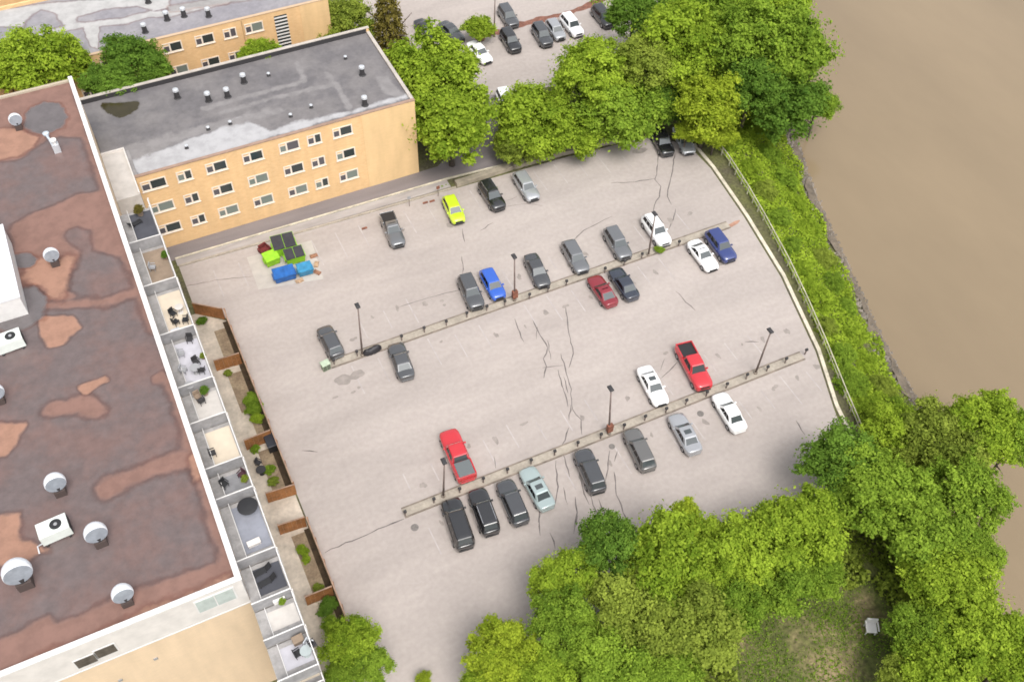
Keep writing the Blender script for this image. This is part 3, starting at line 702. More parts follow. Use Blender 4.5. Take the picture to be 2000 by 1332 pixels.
b = MB(); b.box(XE-0.36, XE+0.04, YS-0.1, YN, ZT-0.097, ZT+0.02); b.box(XE-0.355, XE-0.325, YS+0.3, YN-0.02, ZF+0.002, ZT-0.1)
b.build('parapet', M_white, apt)
b = MB(); b.box(-60, XE-0.362, YS-0.1, YS+0.30, ZT-0.097, ZT+0.02); b.build('parapet', M_white, apt)
b = MB(); b.box(-60, XE-0.422, YN-0.3, YN, ZF-0.4, ZT-0.25); b.build('parapet', mat('parapet_tan', (0.42,0.36,0.28)), apt)
stained_sheet('roof_membrane', XE-23.0, XE-0.36, YS+0.31, YN-0.31, ZF+0.006, 0.25, [
 (0,AR,[(-60,192),(132,160),(152,215),(166,268),(120,266),(90,272),(60,292),(35,310),(-60,322)],0.9),
 (1,AR,[(-60,258),(30,252),(75,268),(60,290),(35,306),(-60,316)],0.9),
 (0,AR,[(25,440),(60,418),(115,398),(150,380),(205,372),(230,420),(248,480),(262,560),(250,520),(235,500),(185,487),(178,450),(155,438),(125,447),(120,465),(155,490),(150,510),(135,535),(125,560),(150,580),(125,588),(85,587),(85,570),(60,560),(35,560),(25,500)],0.9),
 (1,AR,[(60,505),(130,500),(150,500),(132,535),(122,585),(88,582),(80,555),(40,545)],1.3),
 (1,AR,[(78,620),(140,617),(155,640),(125,670),(95,680),(80,655)],0.6),(1,AR,[(152,755),(205,735),(214,743),(165,772)],0.5),
 (1,AR,[(-60,825),(48,828),(35,860),(12,890),(-60,900)],0.7),(0,AR,[(295,738),(318,722),(327,742),(300,748)],0.5),
 (0,AR,[(-60,1275),(30,1235),(95,1205),(110,1215),(150,1205),(230,1165),(300,1140),(370,1115),(450,1095),(475,1128),(240,1240),(-20,1350)],0.9),
 (0,LN,[(210,955),(290,918),(380,895)],1.5),(1,LN,[(378,890),(388,930)],0.6),(1,LN,[(-10,1335),(240,1225),(440,1135)],0.7),
 (1,AR,[(-60,1008),(40,1000),(42,1055),(65,1060),(92,1075),(50,1095),(-60,1115)],0.8),
 (0,LN,[(335,742),(442,1088)],0.9),(0,LN,[(170,270),(250,500),(300,640)],0.7),(0,LN,[(100,800),(160,785),(190,800)],1.2),(0,LN,[(60,600),(200,590),(300,560)],0.9),
 (2,AR,[(45,245),(58,212),(85,200),(115,203),(132,225),(125,250),(90,262),(60,258)],0.8),(2,AR,[(5,500),(60,495),(78,505),(60,522),(5,525)],0.6),
 (2,AR,[(-20,570),(70,560),(88,580),(85,620),(50,640),(-20,645)],0.9)],
 stain_mat('stained_roof_skin', (0.128,0.100,0.098), (0.155,0.100,0.090), [(0.215,0.120,0.096),(0.315,0.174,0.122),(0.135,0.120,0.122)], (0.75,0.85,0.15), rim=0.80, nscale=0.42, namp=0.78, sharp=0.11, base_rough=0.38), roof_apt, soft=1.1)
# end-wall windows in the white storey
for (px, py) in ((168,1291),(207,1271)):
    x, z = on_wall(px, py, YS-0.1); w = 1.3
    f = MB(); f.box(x-w/2-0.06, x+w/2+0.06, YS-0.1, YS-0.062, z-0.62, z+0.62); wn_ = f.build('window', M_white, apt)
    p = MB(); p.box(x-w/2+0.03, x+w/2-0.03, YS-0.125, YS-0.102, z-0.54, z+0.54); p.build('pane', mat('pane_brown', (0.10,0.085,0.075), 0.2, var=0.3, scale=2), wn_)
x, z = on_wall(422, 1172, YS-0.1)
f = MB(); f.box(x-1.35, x+1.35, YS-0.1, YS-0.062, z-0.85, z+0.85); wn_ = f.build('window', M_white, apt)
for xx in (x-1.25, x+0.03):
    p = MB(); p.box(xx, xx+1.2, YS-0.125, YS-0.102, z-0.75, z+0.75); p.build('pane', mat('pane_pale', (0.45,0.50,0.48), 0.25, var=0.12, scale=1.5), wn_)
for (px, py) in ((235,1327),(304,1285)):
    x, z = on_wall(px, py, YS); b = MB(); b.box(x-0.14, x+0.14, YS-0.08, YS-0.005, z-0.12, z+0.12); b.build('wall_vent', M_grey, apt)
b = MB(); b.box(-60, XE, YS-0.09, YS-0.003, ZW-0.12, ZW+0.004); b.build('ledge', M_white, apt)

# balconies, five floors of eleven; the last two stand past the corner
ZD = ZW+0.1
_ends = [at(p[0], p[1], ZD+1.15)[1] for p in ((243,398),(287,466),(321,548),(361,640),(387,745),(411,815),(440,903),(466,960),(504,1081),(544,1159),(574,1227),(601,1306))]
BAYS = [(_ends[k+1], _ends[k]-0.12) for k in range(11)]
DECK = [M_deck_char, M_deck_brown, M_deck_cream, M_deck_lav, M_deck_pale, M_deck_cream, M_deck_grey, M_deck_blue, M_deck_char, M_deck_pale, M_deck_lav]
XO = 0.55
def balcony(y0, y1, z, deck, top=False):
    s = MB(); s.box(XE+0.003, XO, y0, y1, z-0.22, z); bal = s.build('balcony', M_slab, apt)
    f = MB(); f.box(XE+0.75, XO-0.14, y0+0.9, y1-0.35, z+0.001, z+0.02); f.build('deck', deck, bal)
    r_ = MB(); h = z+1.05
    r_.box(XO-0.07, XO, y0, y1, h-0.06, h); r_.box(XO-0.06, XO-0.01, y0, y1, z+0.1, z+0.15)
    n_ = int((y1-y0)/0.5)
    for q in range(n_+1):
        yy = y0+(y1-y0-0.05)*q/n_; r_.box(XO-0.055, XO-0.015, yy, yy+0.05, z, h-0.06)
    r_.build('railing', M_white, bal)
    d = MB(); d.box(XE+0.003, XO-0.08, y0+0.01, y0+0.08, z, z+1.12); d.build('divider', mat('divider_grey', (0.27,0.265,0.27), 0.8, var=0.2, scale=1.2), bal)
    d = MB(); d.box(XE+0.003, XO-0.08, y0+0.0, y0+0.085, z+1.123, z+1.17); d.build('divider_cap', M_white, bal)
    d = MB(); d.box(XE+0.7, XE+0.74, y0+0.12, y1-0.15, z+0.5, z+0.56); d.box(XE+0.7, XE+0.74, y0+0.12, y0+0.16, z, z+0.5); d.box(XE+0.7, XE+0.74, y1-0.19, y1-0.15, z, z+0.5); d.build('inner_rail', M_white, bal)
    p = MB(); p.box(XE+0.6, XO-0.1, y0+0.10, y0+0.13, z+0.05, z+0.95); p.build('glass_panel', M_glassrail, bal)
    return bal
for fl, z in enumerate((ZD, ZD-2.85, ZD-5.7, ZD-8.55, ZD-11.4)):
    for k, (y0, y1) in enumerate(BAYS):
        dk = DECK[k] if fl == 0 else [M_deck_pale, M_deck_lav, M_deck_cream][(k+fl) % 3]
        balcony(y0, y1, z, dk, fl == 0)
# white rail standards running up the face and the sloping wall strip inside
for (y0, y1) in BAYS:
    st = MB(); st.box(XO+0.002, XO+0.08, y1+0.015, y1+0.105, 0, ZD+1.1); st.build('balcony_post', M_white, apt)

# --- rooftop equipment
def vent_pipe(px, py, z, h, r_, label, group, par=None):
    c = at(px, py, z)
    t = thing('roof_vent', label, 'roof vent', c, 0, group)
    b = MB(); b.lathe([(r_*1.9,0.0),(r_*1.25,0.08),(r_*1.2,h*0.72)], (0,0,0), 10); b.build('stack', M_dark, t)
    b = MB(); b.lathe([(r_*1.0,h*0.72),(r_*1.5,h*0.76),(r_*1.35,h*0.94),(r_*0.4,h)], (0,0,0), 10); b.build('cap', M_galv, t, smooth=False)
    return t
for (px, py, lab) in ((347,192,'leftmost capped vent on the grey roof of the brick block'),(408,198,'second capped vent from the left on the grey roof'),(445,190,'third capped vent from the left on the grey roof'),(477,162,'capped vent nearest the rear parapet on the grey roof'),(708,147,'capped vent at the right end of the grey roof, farther one'),(713,206,'capped vent at the right end of the grey roof, nearer one')):
    vent_pipe(px, py, ZP, 1.25, 0.23, lab, 'capped vents on the grey roof')
for (px, py, lab) in ((568,229,'small stub vent at the edge of the pale coating, right half of the grey roof'),(450,243,'small stub vent at the peak of the pale coating on the grey roof'),(407,254,'small stub vent left of the pale coating peak on the grey roof'),(675,116,'small stub vent near the far right corner of the grey roof'),(525,149,'small stub vent near the rear parapet of the grey roof'),(608,211,'small stub vent between the faded streaks and the front edge of the grey roof'),(365,290,'small dark stub vent in the pale coating near the front left of the grey roof')):
    vent_pipe(px, py, ZP, 0.45, 0.13, lab, 'stub vents on the grey roof')
for (px, py, lab) in ((284,64,'capped vent nearest the dark tree on the rear block roof'),(327,40,'second capped vent of the row of four on the rear block roof'),(360,33,'third capped vent of the row of four on the rear block roof'),(408,33,'rightmost capped vent on the rear block roof'),(290,6,'capped vent at the top edge of the photo on the rear block roof')):
    vent_pipe(px, py, ZP, 1.25, 0.23, lab, 'capped vents on the rear roof')
def exhaust_fan(px, py, s, label):
    """hooded exhaust fan: dark curb, pale rounded hood, grey louvred face turned to the viewer's side"""
    c = at(px, py, ZF)
    t = thing('exhaust_fan', label, 'exhaust fan', c)
    b = MB(); b.box(-0.36*s,0.36*s,-0.36*s,0.36*s,0,0.62*s); b.build('roof_curb', mat('curb_dark', (0.07,0.05,0.045), 0.8), t)
    M4 = Vector((0.12,-0.98,0.10)).to_track_quat('Z','Y').to_matrix()
    def turned(prof, seg=20):
        q = MB(); q.lathe(prof, (0,0,0), seg); q.v = [tuple(M4 @ Vector(v)+Vector((0,0,1.32*s))) for v in q.v]; return q
    R_ = 0.70*s; cutz = 0.30
    prof = [(R_*math.sin(a), -R_*math.cos(a)) for a in np.linspace(0.06, pi-math.acos(cutz), 10)]
    turned(prof).build('hood', mat('fan_white', (0.72,0.74,0.78), 0.5, metal=0.1), t, smooth=True)
    r2 = R_*math.sqrt(1-cutz*cutz)
    turned([(r2*0.98, R_*cutz-0.03),(r2*0.98, R_*cutz+0.015),(r2*0.9, R_*cutz+0.02)]).build('louvre_face', mat('cowl_grey', (0.30,0.33,0.37), 0.5, metal=0.2, var=0.12, scale=2), t)
    b = MB(); b.lathe([(0.30*s,0.622*s),(0.30*s,0.95*s)], (0,0,0), 14); b.build('stack', M_dark, t)
    return t
exhaust_fan(38,252,0.85,'small domed exhaust fan by the grey puddle near the top left of the red roof')
exhaust_fan(109,517,0.9,'domed exhaust fan alone in the middle of the big red patch')
exhaust_fan(120,962,1.05,'domed exhaust fan above the boxy air conditioner on the red roof')
exhaust_fan(199,1060,1.1,'domed exhaust fan right of the boxy air conditioner')
exhaust_fan(52,1140,1.35,'largest domed exhaust fan, lower left of the air conditioner')
exhaust_fan(250,1176,1.0,'domed exhaust fan nearest the white end parapet')
exhaust_fan(2,785,0.95,'domed exhaust fan cut by the left edge of the photo')
def ac_unit(px, py, rz, label, w=2.0, d=1.25, h=1.15):
    c = at(px, py, ZF); t = thing('rooftop_air_conditioner', label, 'air conditioner', c, rz)
    b = MB(); b.rbox(-w/2,w/2,-d/2,d/2,0.15,h,0.04); cs = b.build('casing', mat('ac_white', (0.66,0.70,0.66), 0.5, var=0.05, scale=2), t)
    b = MB(); b.lathe([(0.40,h+0.002),(0.40,h+0.03),(0.33,h+0.04)], (w*0.12,0,0), 18); fr = b.build('fan_grille', M_blackp, t)
    b = MB(); b.lathe([(0.13,h+0.041),(0.11,h+0.07)], (w*0.12,0,0), 10); b.build('fan_hub', M_grey, fr)
    b = MB(); b.box(w/2+0.002,w/2+0.03,-d/2+0.08,d/2-0.08,0.25,h-0.1); b.build('side_grille', M_blackp, t)
    for sx in (-1,1):
        b = MB(); b.box(sx*w*0.38-0.08,sx*w*0.38+0.08,-d/2-0.1,d/2+0.1,0,0.148); b.build('sleeper', M_dark, t)
    b = MB(); b.tube([(-w/2-0.02,-d/2+0.15,0.3),(-w/2-0.35,-d/2+0.1,0.3),(-w/2-0.4,-d/2-0.35,0.08)], [0.05,0.05,0.05], 6); b.build('pipe', M_galv, t)
    return t
ac_unit(112,1042,R(4),'boxy white air conditioner with one round fan, mid lower red roof')
ac_unit(24,676,R(4),'boxy white air conditioner with one round fan under the white penthouse')
# goose-neck stack near the top
c = at(113,296,ZF)
t = thing('roof_stack', 'pale square roof stack with a capped pipe near the parapet', 'roof stack', c)
b = MB(); b.box(-0.3,0.3,-0.3,0.3,0,0.9); b.build('box', M_galv, t)
b = MB(); b.lathe([(0.16,0.9),(0.16,1.3)],(0,0,0),10); b.lathe([(0.3,1.3),(0.28,1.42),(0.05,1.5)],(0,0,0),10); b.build('cap', M_white, t)
b = MB(); b.tube([(-0.2,0.25,0.45),(-0.35,1.3,0.5),(-0.5,2.0,0.55)],[0.12,0.12,0.12],8); b.lathe([(0.28,0.55),(0.3,0.75),(0.1,0.85)],(-0.5,2.1,0),10); b.build('duct', mat('duct_blue', (0.45,0.50,0.55), 0.5), t)
# penthouse at the left edge
c = at(36,577,ZF+2.28); pent = thing('roof_penthouse', 'white clad plant room cut off by the left edge of the roof', 'plant room', (c[0],c[1],ZF))
b = MB(); b.box(-20,0,0,8.6,0,2.1); b.build('wall', M_white, pent)
b = MB(); b.box(-20,0.08,-0.08,8.68,2.1,2.28); b.build('roof', mat('penthouse_roof', (0.72,0.74,0.78), 0.6), pent)
b = MB(); b.box(-1.4,-0.3,9.0,10.2,0,1.2); b.box(-1.2,-0.5,9.2,10.0,1.2,1.45); o = b.build('roof_hatch', M_dark, None, loc=(c[0],c[1],ZF)); tag(o, 'dark box unit on the roof just above the white plant room', 'roof hatch')

# ------------------------------------------------------------------ patios and wooden fences
sheet('patio_strip', [(XE,24),(3.85,24),(3.85,71.4),(1.2,73.6),(XE,73.6)], 0.010, M_patio)
b = MB()
for k, (y0, y1, x0) in enumerate(((66.3,70.5,2.3),(59.5,64.5,2.0),(56.0,59.2,2.6),(49.6,54.6,2.1),(39.0,44.9,2.2),(36.0,37.8,2.6))):
    b.poly([(p[0],p[1],0.016) for p in ((x0,y0),(3.7,y0),(3.7,y1),(x0,y1))])
tag(b.build('garden_beds', M_soil), kind='structure')
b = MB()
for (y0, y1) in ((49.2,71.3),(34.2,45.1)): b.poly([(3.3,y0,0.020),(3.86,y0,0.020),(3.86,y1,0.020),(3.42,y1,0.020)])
tag(b.build('fence_shade_strip', mat('fence_shade_brown', (0.055,0.036,0.02), 0.95, var=0.35, scale=1.5)), kind='structure')  # dark strips coloured as the shade along the inside of the long fence
def board_fence(p, q, h, label, boards=True, mt=M_wood):
    d = Vector((q[0]-p[0], q[1]-p[1], 0)); L = d.length; rz = math.atan2(d.y, d.x)
    t = thing('wooden_fence', label, 'fence', (p[0],p[1],0), rz)
    n_ = max(2, int(round(L/0.42))) if boards else max(2, int(round(L/2.4)))
    w = L/n_; me = None
    for k in range(n_):
        if me is None:
            bb = MB(); bb.box(0.004, w-0.004, -0.02, 0.02, 0.05, h); me = bb.mesh('board'); me.materials.append(mt)
        o = put('board', me, mt, t, (k*w, random.uniform(-0.008,0.008), random.uniform(-0.02,0.02)))
    bb = MB(); bb.box(0, L, -0.06, 0.06, h+0.03, h+0.075); bb.build('cap_rail', M_woodpale, t)
    pm = MB()
    pn = max(1, int(round(L/2.4)))
    for k in range(pn+1):
        bb = MB(); bb.box(-0.05,0.05,0.022,0.12,0,h+0.028); bb.build('post', mt, t, loc=(min(max(L*k/pn,0.06),L-0.06),0,0))
    return t
FL = ['wooden divider fence across the first patio below the brick block','reddish wooden divider fence below the patio with the pale floor','wooden divider fence beside the black bin','short orange brown wooden divider fence at the patio gap','dark wooden divider fence just below the patio gap','lowest wooden divider fence above the small tree']
for k, (p, q) in enumerate((((1.2,73.6),(3.75,71.6)),((1.2,65.4),(3.75,65.3)),((1.25,55.2),(3.8,55.3)),((1.4,49.0),(4.0,48.8)),((1.4,45.5),(3.8,45.3)),((1.45,38.2),(3.8,38.15)))):
    board_fence(p, q, 1.7, FL[k])
board_fence((3.92,71.5),(3.92,49.0),1.75,'long dark wooden fence along the lot, upper run', True)
board_fence((3.92,45.2),(3.92,34.0),1.75,'long dark wooden fence along the lot, lower run', True)

# ------------------------------------------------------------------ cars
def paint(name, c, rough=0.25, metal=0.0, coat=1.0):
    return mat('paint_'+name, c, rough, metal=metal, coat=coat, spec=0.9 if max(c) < 0.2 else 0.5)
PAINT = {'black': paint('black',(0.012,0.012,0.014)), 'dark': paint('dark',(0.045,0.047,0.052)), 'charcoal': paint('charcoal',(0.085,0.088,0.095),metal=0.3),
 'grey': paint('grey',(0.17,0.175,0.185),metal=0.4), 'silver': paint('silver',(0.42,0.43,0.45),metal=0.45), 'white': paint('white',(0.80,0.80,0.80)),
 'red': paint('red',(0.50,0.025,0.035)), 'darkred': paint('darkred',(0.21,0.018,0.028)), 'blue': paint('blue',(0.025,0.10,0.46)), 'navy': paint('navy',(0.018,0.035,0.16)),
 'inkblue': paint('inkblue',(0.022,0.028,0.045)), 'teal': paint('teal',(0.40,0.48,0.475),metal=0.35), 'lime': paint('lime',(0.46,0.60,0.03)), 'taupe': paint('taupe',(0.16,0.155,0.15),metal=0.4)}
M_chrome = mat('chrome_trim', (0.6,0.6,0.62), 0.25, metal=0.8)
M_head = mat('headlight_lens', (0.75,0.77,0.78), 0.15)
M_tail = mat('taillight_lens', (0.35,0.01,0.01), 0.2)
M_rim = mat('alloy_rim', (0.35,0.35,0.36), 0.35, metal=0.7)
M_tonneau = mat('tonneau_grey', (0.12,0.135,0.14), 0.7)
# style: length, half width, belt height, roof height, bonnet height, cabin stations (front base, front top, rear top, rear base) from the middle, +x is the nose
STY = {
 'sedan': dict(L=4.65,w=0.90,belt=0.92,roof=1.44,hood=0.84,deck=0.96,cab=(0.95,0.28,-0.95,-1.62)),
 'coupe': dict(L=4.5,w=0.91,belt=0.90,roof=1.38,hood=0.82,deck=0.95,cab=(0.75,0.05,-0.85,-1.75)),
 'hatch': dict(L=4.2,w=0.88,belt=0.96,roof=1.50,hood=0.90,deck=0.98,cab=(1.05,0.42,-1.55,-1.95)),
 'suv':   dict(L=4.65,w=0.93,belt=1.06,roof=1.70,hood=1.02,deck=1.06,cab=(0.98,0.42,-1.85,-2.18)),
 'wagon': dict(L=4.7,w=0.91,belt=0.97,roof=1.52,hood=0.90,deck=0.98,cab=(1.05,0.42,-1.75,-2.2)),
 'van':   dict(L=5.05,w=0.97,belt=1.05,roof=1.76,hood=1.0,deck=1.05,cab=(1.45,0.72,-2.1,-2.42)),
 'pickup':dict(L=5.6,w=0.98,belt=1.12,roof=1.82,hood=1.12,deck=1.10,cab=(1.15,0.62,-0.75,-1.0)),
 'smallpickup':dict(L=5.0,w=0.90,belt=1.0,roof=1.62,hood=0.98,deck=0.98,cab=(0.85,0.30,-0.60,-0.78)),
}
CARMESH = {}
def car_meshes(style):
    if style in CARMESH: return CARMESH[style]
    s = STY[style]; L, w = s['L'], s['w']; hl = L/2; pk = 'pickup' in style
    M = {}
    cf, tf, tr_, cr_ = s['cab']
    # lower body as a loft of ribs
    xs = [-hl, -hl+0.06, -hl+0.16, -hl+0.35, -hl+0.8, cr_+0.1, 0, cf-0.1, hl-1.0, hl-0.55, hl-0.3, hl-0.14, hl-0.05, hl]
    xs = sorted(set(round(x,3) for x in xs))
    b = MB(); rings = []
    for x in xs:
        e = min(1, (hl-abs(x))/(0.85 if not pk or x > 0 else 0.4)); pl = 0.70+0.30*math.sqrt(max(0,1-(1-e)**2)) if not pk or x > 0 else 0.86+0.14*math.sqrt(max(0,1-(1-e)**2))
        ww = w*pl
        if x >= cf-0.11: 
            t = (x-cf)/(hl-cf); top = s['belt']*(1-t)+s['hood']*t if t > 0 else s['belt']; top -= 0.16*max(0,(t-0.55)/0.45)**2+ (0.12 if x == max(xs) else 0)
        elif x <= cr_+0.11: top = s['deck']-(0.06 if x == min(xs) else 0)
        else: top = s['belt']
        zb = 0.30 if abs(x) > hl-0.3 else 0.22
        crown = 0.035
        ring = [(0.0,zb),(ww*0.88,zb),(ww*0.985,zb+0.18),(ww,(zb+top)/2+0.05),(ww*0.975,top-0.12),(ww*0.90,top-0.02),(ww*0.45,top+crown*0.7),(0,top+crown)]
        full = ring+[(-y,z) for (y,z) in reversed(ring[1:-1])]
        rings.append([(x,y,z) for (y,z) in full])
    nr = len(rings[0])
    for rg in rings: b.v += rg
    for j in range(len(rings)-1):
        for k in range(nr):
            k2 = (k+1) % nr; b.f.append((j*nr+k, (j+1)*nr+k, (j+1)*nr+k2, j*nr+k2))
    b.f.append(tuple(range(nr))); b.f.append(tuple((len(rings)-1)*nr+k for k in reversed(range(nr))))
    me = b.mesh('body', True)
    M['body'] = me
    # cabin (pillars and roof) above the belt
    z0, z1 = s['belt']-0.06, s['roof']; wb, wr = w*0.90, w*0.71
    base = [(cf,wb*0.93),(cf-0.25,wb),(cr_+0.25,wb),(cr_,wb*0.93)]
    mid = []
    levels = [(0,z0),(0.5,None),(0.90,None),(1.0,None)]
    b = MB(); rings = []
    def lev(t, zz, inset=0.0):
        f = cf+(tf-cf)*t; r_ = cr_+(tr_-cr_)*t; h = wb+(wr-wb)*t
        f -= inset; r_ += inset; h -= inset
        return [(f,h*0.90,zz),(f-0.22,h,zz),(r_+0.22,h,zz),(r_,h*0.90,zz),(r_,-h*0.90,zz),(r_+0.22,-h,zz),(f-0.22,-h,zz),(f,-h*0.90,zz)]
    rings = [lev(0,z0), lev(0.92,z0+(z1-z0)*0.92), lev(1.0,z1-0.012,0.04), lev(1.0,z1+0.012,0.28)]
    for rg in rings: b.v += rg
    for j in range(3):
        for k in range(8):
            k2 = (k+1) % 8; b.f.append((j*8+k, j*8+k2, (j+1)*8+k2, (j+1)*8+k))
    b.f.append(tuple(24+k for k in range(8)))
    # orient outward
    bm = bmesh.new(); me = b.mesh('roof'); bm.from_mesh(me); bmesh.ops.recalc_face_normals(bm, faces=bm.faces[:]); bm.to_mesh(me); bm.free()
    M['roof'] = me
    # glass: panels standing 6 mm proud of the cabin faces
    def panel(a, bq, c, d, u0, u1, v0, v1, out):
        a, bq, c, d = map(Vector, (a,bq,c,d))
        def P(u, v): return (a*(1-u)+bq*u)*(1-v)+(d*(1-u)+c*u)*v
        n_ = (bq-a).cross(d-a).normalized()
        if n_.dot(Vector(out)) < 0: n_ = -n_
        q = [P(u0,v0),P(u1,v0),P(u1,v1),P(u0,v1)]
        mb = MB(); i = len(mb.v); o_ = n_*0.008
        mb.v += [tuple(p+o_) for p in q]+[tuple(p-n_*0.02) for p in q]
        f = [(0,1,2,3),(0,4,5,1),(1,5,6,2),(2,6,7,3),(3,7,4,0)]
        mb.f += f
        me = mb.mesh('glass'); bm = bmesh.new(); bm.from_mesh(me); bmesh.ops.recalc_face_normals(bm, faces=bm.faces[:])
        bm.to_mesh(me); bm.free()
        return me
    A, B = rings[0], rings[1]
    M['windshield'] = panel(A[7],A[0],B[0],B[7],0.03,0.97,0.06,0.97,(1,0,0.5))
    M['rear_window'] = panel(A[3],A[4],B[4],B[3],0.06,0.94,0.22 if style in ('suv','van','hatch','wagon') else 0.1,0.95,(-1,0,0.5))
    spl = [(0.02,0.46),(0.50,0.98)] if style in ('pickup','coupe','smallpickup') else [(0.02,0.33),(0.36,0.64),(0.67,0.97)]
    if style == 'smallpickup': spl = [(0.05,0.95)]
    sw = []
    for sd in (1,-1):
        i0, i1 = (1,2) if sd == 1 else (6,5)
        for (u0,u1) in spl: sw.append(panel(A[i0],A[i1],B[i1],B[i0],u0,u1,0.22,0.93,(0,sd,0.2)))
    M['side_window'] = sw
    # wheels
    wr_ = 0.34 if style not in ('suv','pickup','van') else 0.38
    b = MB(); b.lathe([(wr_*0.62,-0.115),(wr_*0.96,-0.11),(wr_,-0.06),(wr_,0.06),(wr_*0.96,0.11),(wr_*0.62,0.115)], (0,0,0), 16, 'y'); M['wheel'] = b.mesh('wheel')
    b = MB(); b.lathe([(wr_*0.6,0.113),(wr_*0.55,0.127),(wr_*0.15,0.122)], (0,0,0), 10, 'y'); M['rim'] = b.mesh('rim')
    M['wpos'] = [(sx,sy,wr_) for sx in (hl-0.88,-hl+0.92) for sy in (w-0.10,-w+0.10)]
    b = MB(); b.rbox(-0.16,0.06,-0.17,0.17,-0.09,0.075,0.03); M['headlight'] = b.mesh('headlight')
    b = MB(); b.rbox(-0.04,0.14,-0.13,0.13,-0.11,0.11,0.02); M['taillight'] = b.mesh('taillight')
    b = MB(); b.rbox(-0.09,0.07,0,0.2,-0.06,0.09,0.03); M['mirror_l'] = b.mesh('mirror')
    b = MB(); b.rbox(-0.09,0.07,-0.2,0,-0.06,0.09,0.03); M['mirror_r'] = b.mesh('mirror')
    b = MB(); b.box(-0.03,0.03,-w*0.48,w*0.48,-0.12,0.1); M['grille'] = b.mesh('grille')
    b = MB(); b.rbox(-0.06,0.08,-w*0.66,w*0.66,-0.1,0.1,0.03); M['bumper'] = b.mesh('bumper')
    b = MB(); b.bar((tf-0.25,0,0),(tr_+0.25,0,0),0.045,0.05); M['roof_rail'] = b.mesh('roof_rail')
    b = MB(); b.box(-0.24,0.24,-wr*0.55,wr*0.55,0,0.012); M['sunroof'] = b.mesh('sunroof')
    if pk:
        x0, x1 = -hl+0.12, cr_-0.06; top = s['deck']
        b = MB(); b.poly([(x0,-w*0.78,top+0.045),(x1,-w*0.78,top+0.045),(x1,w*0.78,top+0.045),(x0,w*0.78,top+0.045)]); M['bed_liner'] = b.mesh('bed_liner')
        b = MB(); b.rbox(x0-0.02,x1,-w*0.93,-w*0.79,top-0.1,top+0.26,0.04); M['bed_side_r'] = b.mesh('bed_side')
        b = MB(); b.rbox(x0-0.02,x1,w*0.79,w*0.93,top-0.1,top+0.26,0.04); M['bed_side_l'] = b.mesh('bed_side')
        b = MB(); b.rbox(-hl+0.02,-hl+0.11,-w*0.88,w*0.88,top-0.45,top+0.24,0.03); M['tailgate'] = b.mesh('tailgate')
        b = MB(); b.rbox(x0,x1-0.04,-w*0.785,w*0.785,top+0.06,top+0.25,0.04); M['bed_cover'] = b.mesh('bed_cover')
    CARMESH[style] = M
    return M
def car(front, rear, style, col, label, sun=False, rails=False, cover=None, liner=None, group=None, tail=True, roofcol=None, name='parked_car', cat=None):
    f, r_ = at(front[0], front[1], 0.65), at(rear[0], rear[1], 0.65)
    cx, cy = (f[0]+r_[0])/2, (f[1]+r_[1])/2; rz = math.atan2(f[1]-r_[1], f[0]-r_[0])
    s = STY[style]; M = car_meshes(style); hl = s['L']/2; w = s['w']; pm = PAINT[col]
    cat = cat or {'suv':'SUV','pickup':'pickup truck','smallpickup':'pickup truck','van':'minivan'}.get(style, 'car')
    t = thing(name, label, cat, (cx,cy,0.016), rz, group)
    put('body', M['body'], pm, t); put('roof', M['roof'], PAINT[roofcol] if roofcol else pm, t)
    put('windshield', M['windshield'], M_glassdark, t); put('rear_window', M['rear_window'], M_glassdark, t)
    for g in M['side_window']: put('side_window', g, M_sideglass, t)
    for p in M['wpos']:
        wl_ = put('wheel', M['wheel'], M_rubber, t, p, pi if p[1] < 0 else 0); put('rim', M['rim'], M_rim, wl_)
    zt = s['hood']-0.22; pk = 'pickup' in style
    for sd in (1,-1):
        put('headlight', M['headlight'], M_head, t, (hl-0.22, sd*w*0.60, zt))
        put('taillight', M['taillight'], M_tail, t, (-hl+(0.03 if pk else 0.09), sd*w*(0.70 if pk else 0.60), s['deck']-0.2))
        put('mirror', M['mirror_l'] if sd > 0 else M['mirror_r'], pm, t, (s['cab'][0]-0.32, sd*(w*0.93), s['belt']+0.03))
    put('grille', M['grille'], M_blackp, t, (hl-0.01, 0, zt-0.08))
    put('bumper', M['bumper'], M_blackp, t, (hl-0.05,0,0.36)); put('bumper', M['bumper'], M_blackp if style in ('suv','van') else pm, t, (-hl+0.03,0,0.40))
    if rails:
        for sd in (1,-1): put('roof_rail', M['roof_rail'], M_blackp if col in ('silver','white','grey','teal') else M_chrome, t, (0, sd*w*0.66, s['roof']+0.03))
    if sun: put('sunroof', M['sunroof'], M_glassdark, t, (s['cab'][1]-0.62, 0, s['roof']+0.013))
    if 'pickup' in style:
        put('bed_liner', M['bed_liner'], M_blackp, t); put('bed_side', M['bed_side_r'], pm, t); put('bed_side', M['bed_side_l'], pm, t); put('tailgate', M['tailgate'], pm, t)
        if cover: put('bed_cover', M['bed_cover'], cover, t)
    return t
G1 = 'cars parked in the riverside lot'; G2 = 'cars parked in the far lot'
def rowcar(top, bot, down, *a, **k):
    return car(bot, top, *a, **k) if down else car(top, bot, *a, **k)
rowcar((758,428),(776,472),True,'smallpickup','grey','grey pickup with a black bed near the dumpsters', group=G1, cover=M_blackp)
rowcar((875,386),(897,433),True,'hatch','lime','lime yellow hatchback by the top kerb', group=G1)
rowcar((944,358),(977,408),True,'suv','black','black SUV between the lime hatchback and a silver car', group=G1, rails=True)
rowcar((1014,343),(1041,385),True,'wagon','silver','silver wagon at the right end of the top row', group=G1)
rowcar((906,540),(933,602),True,'suv','charcoal','charcoal SUV beside the bright blue car', group=G1)
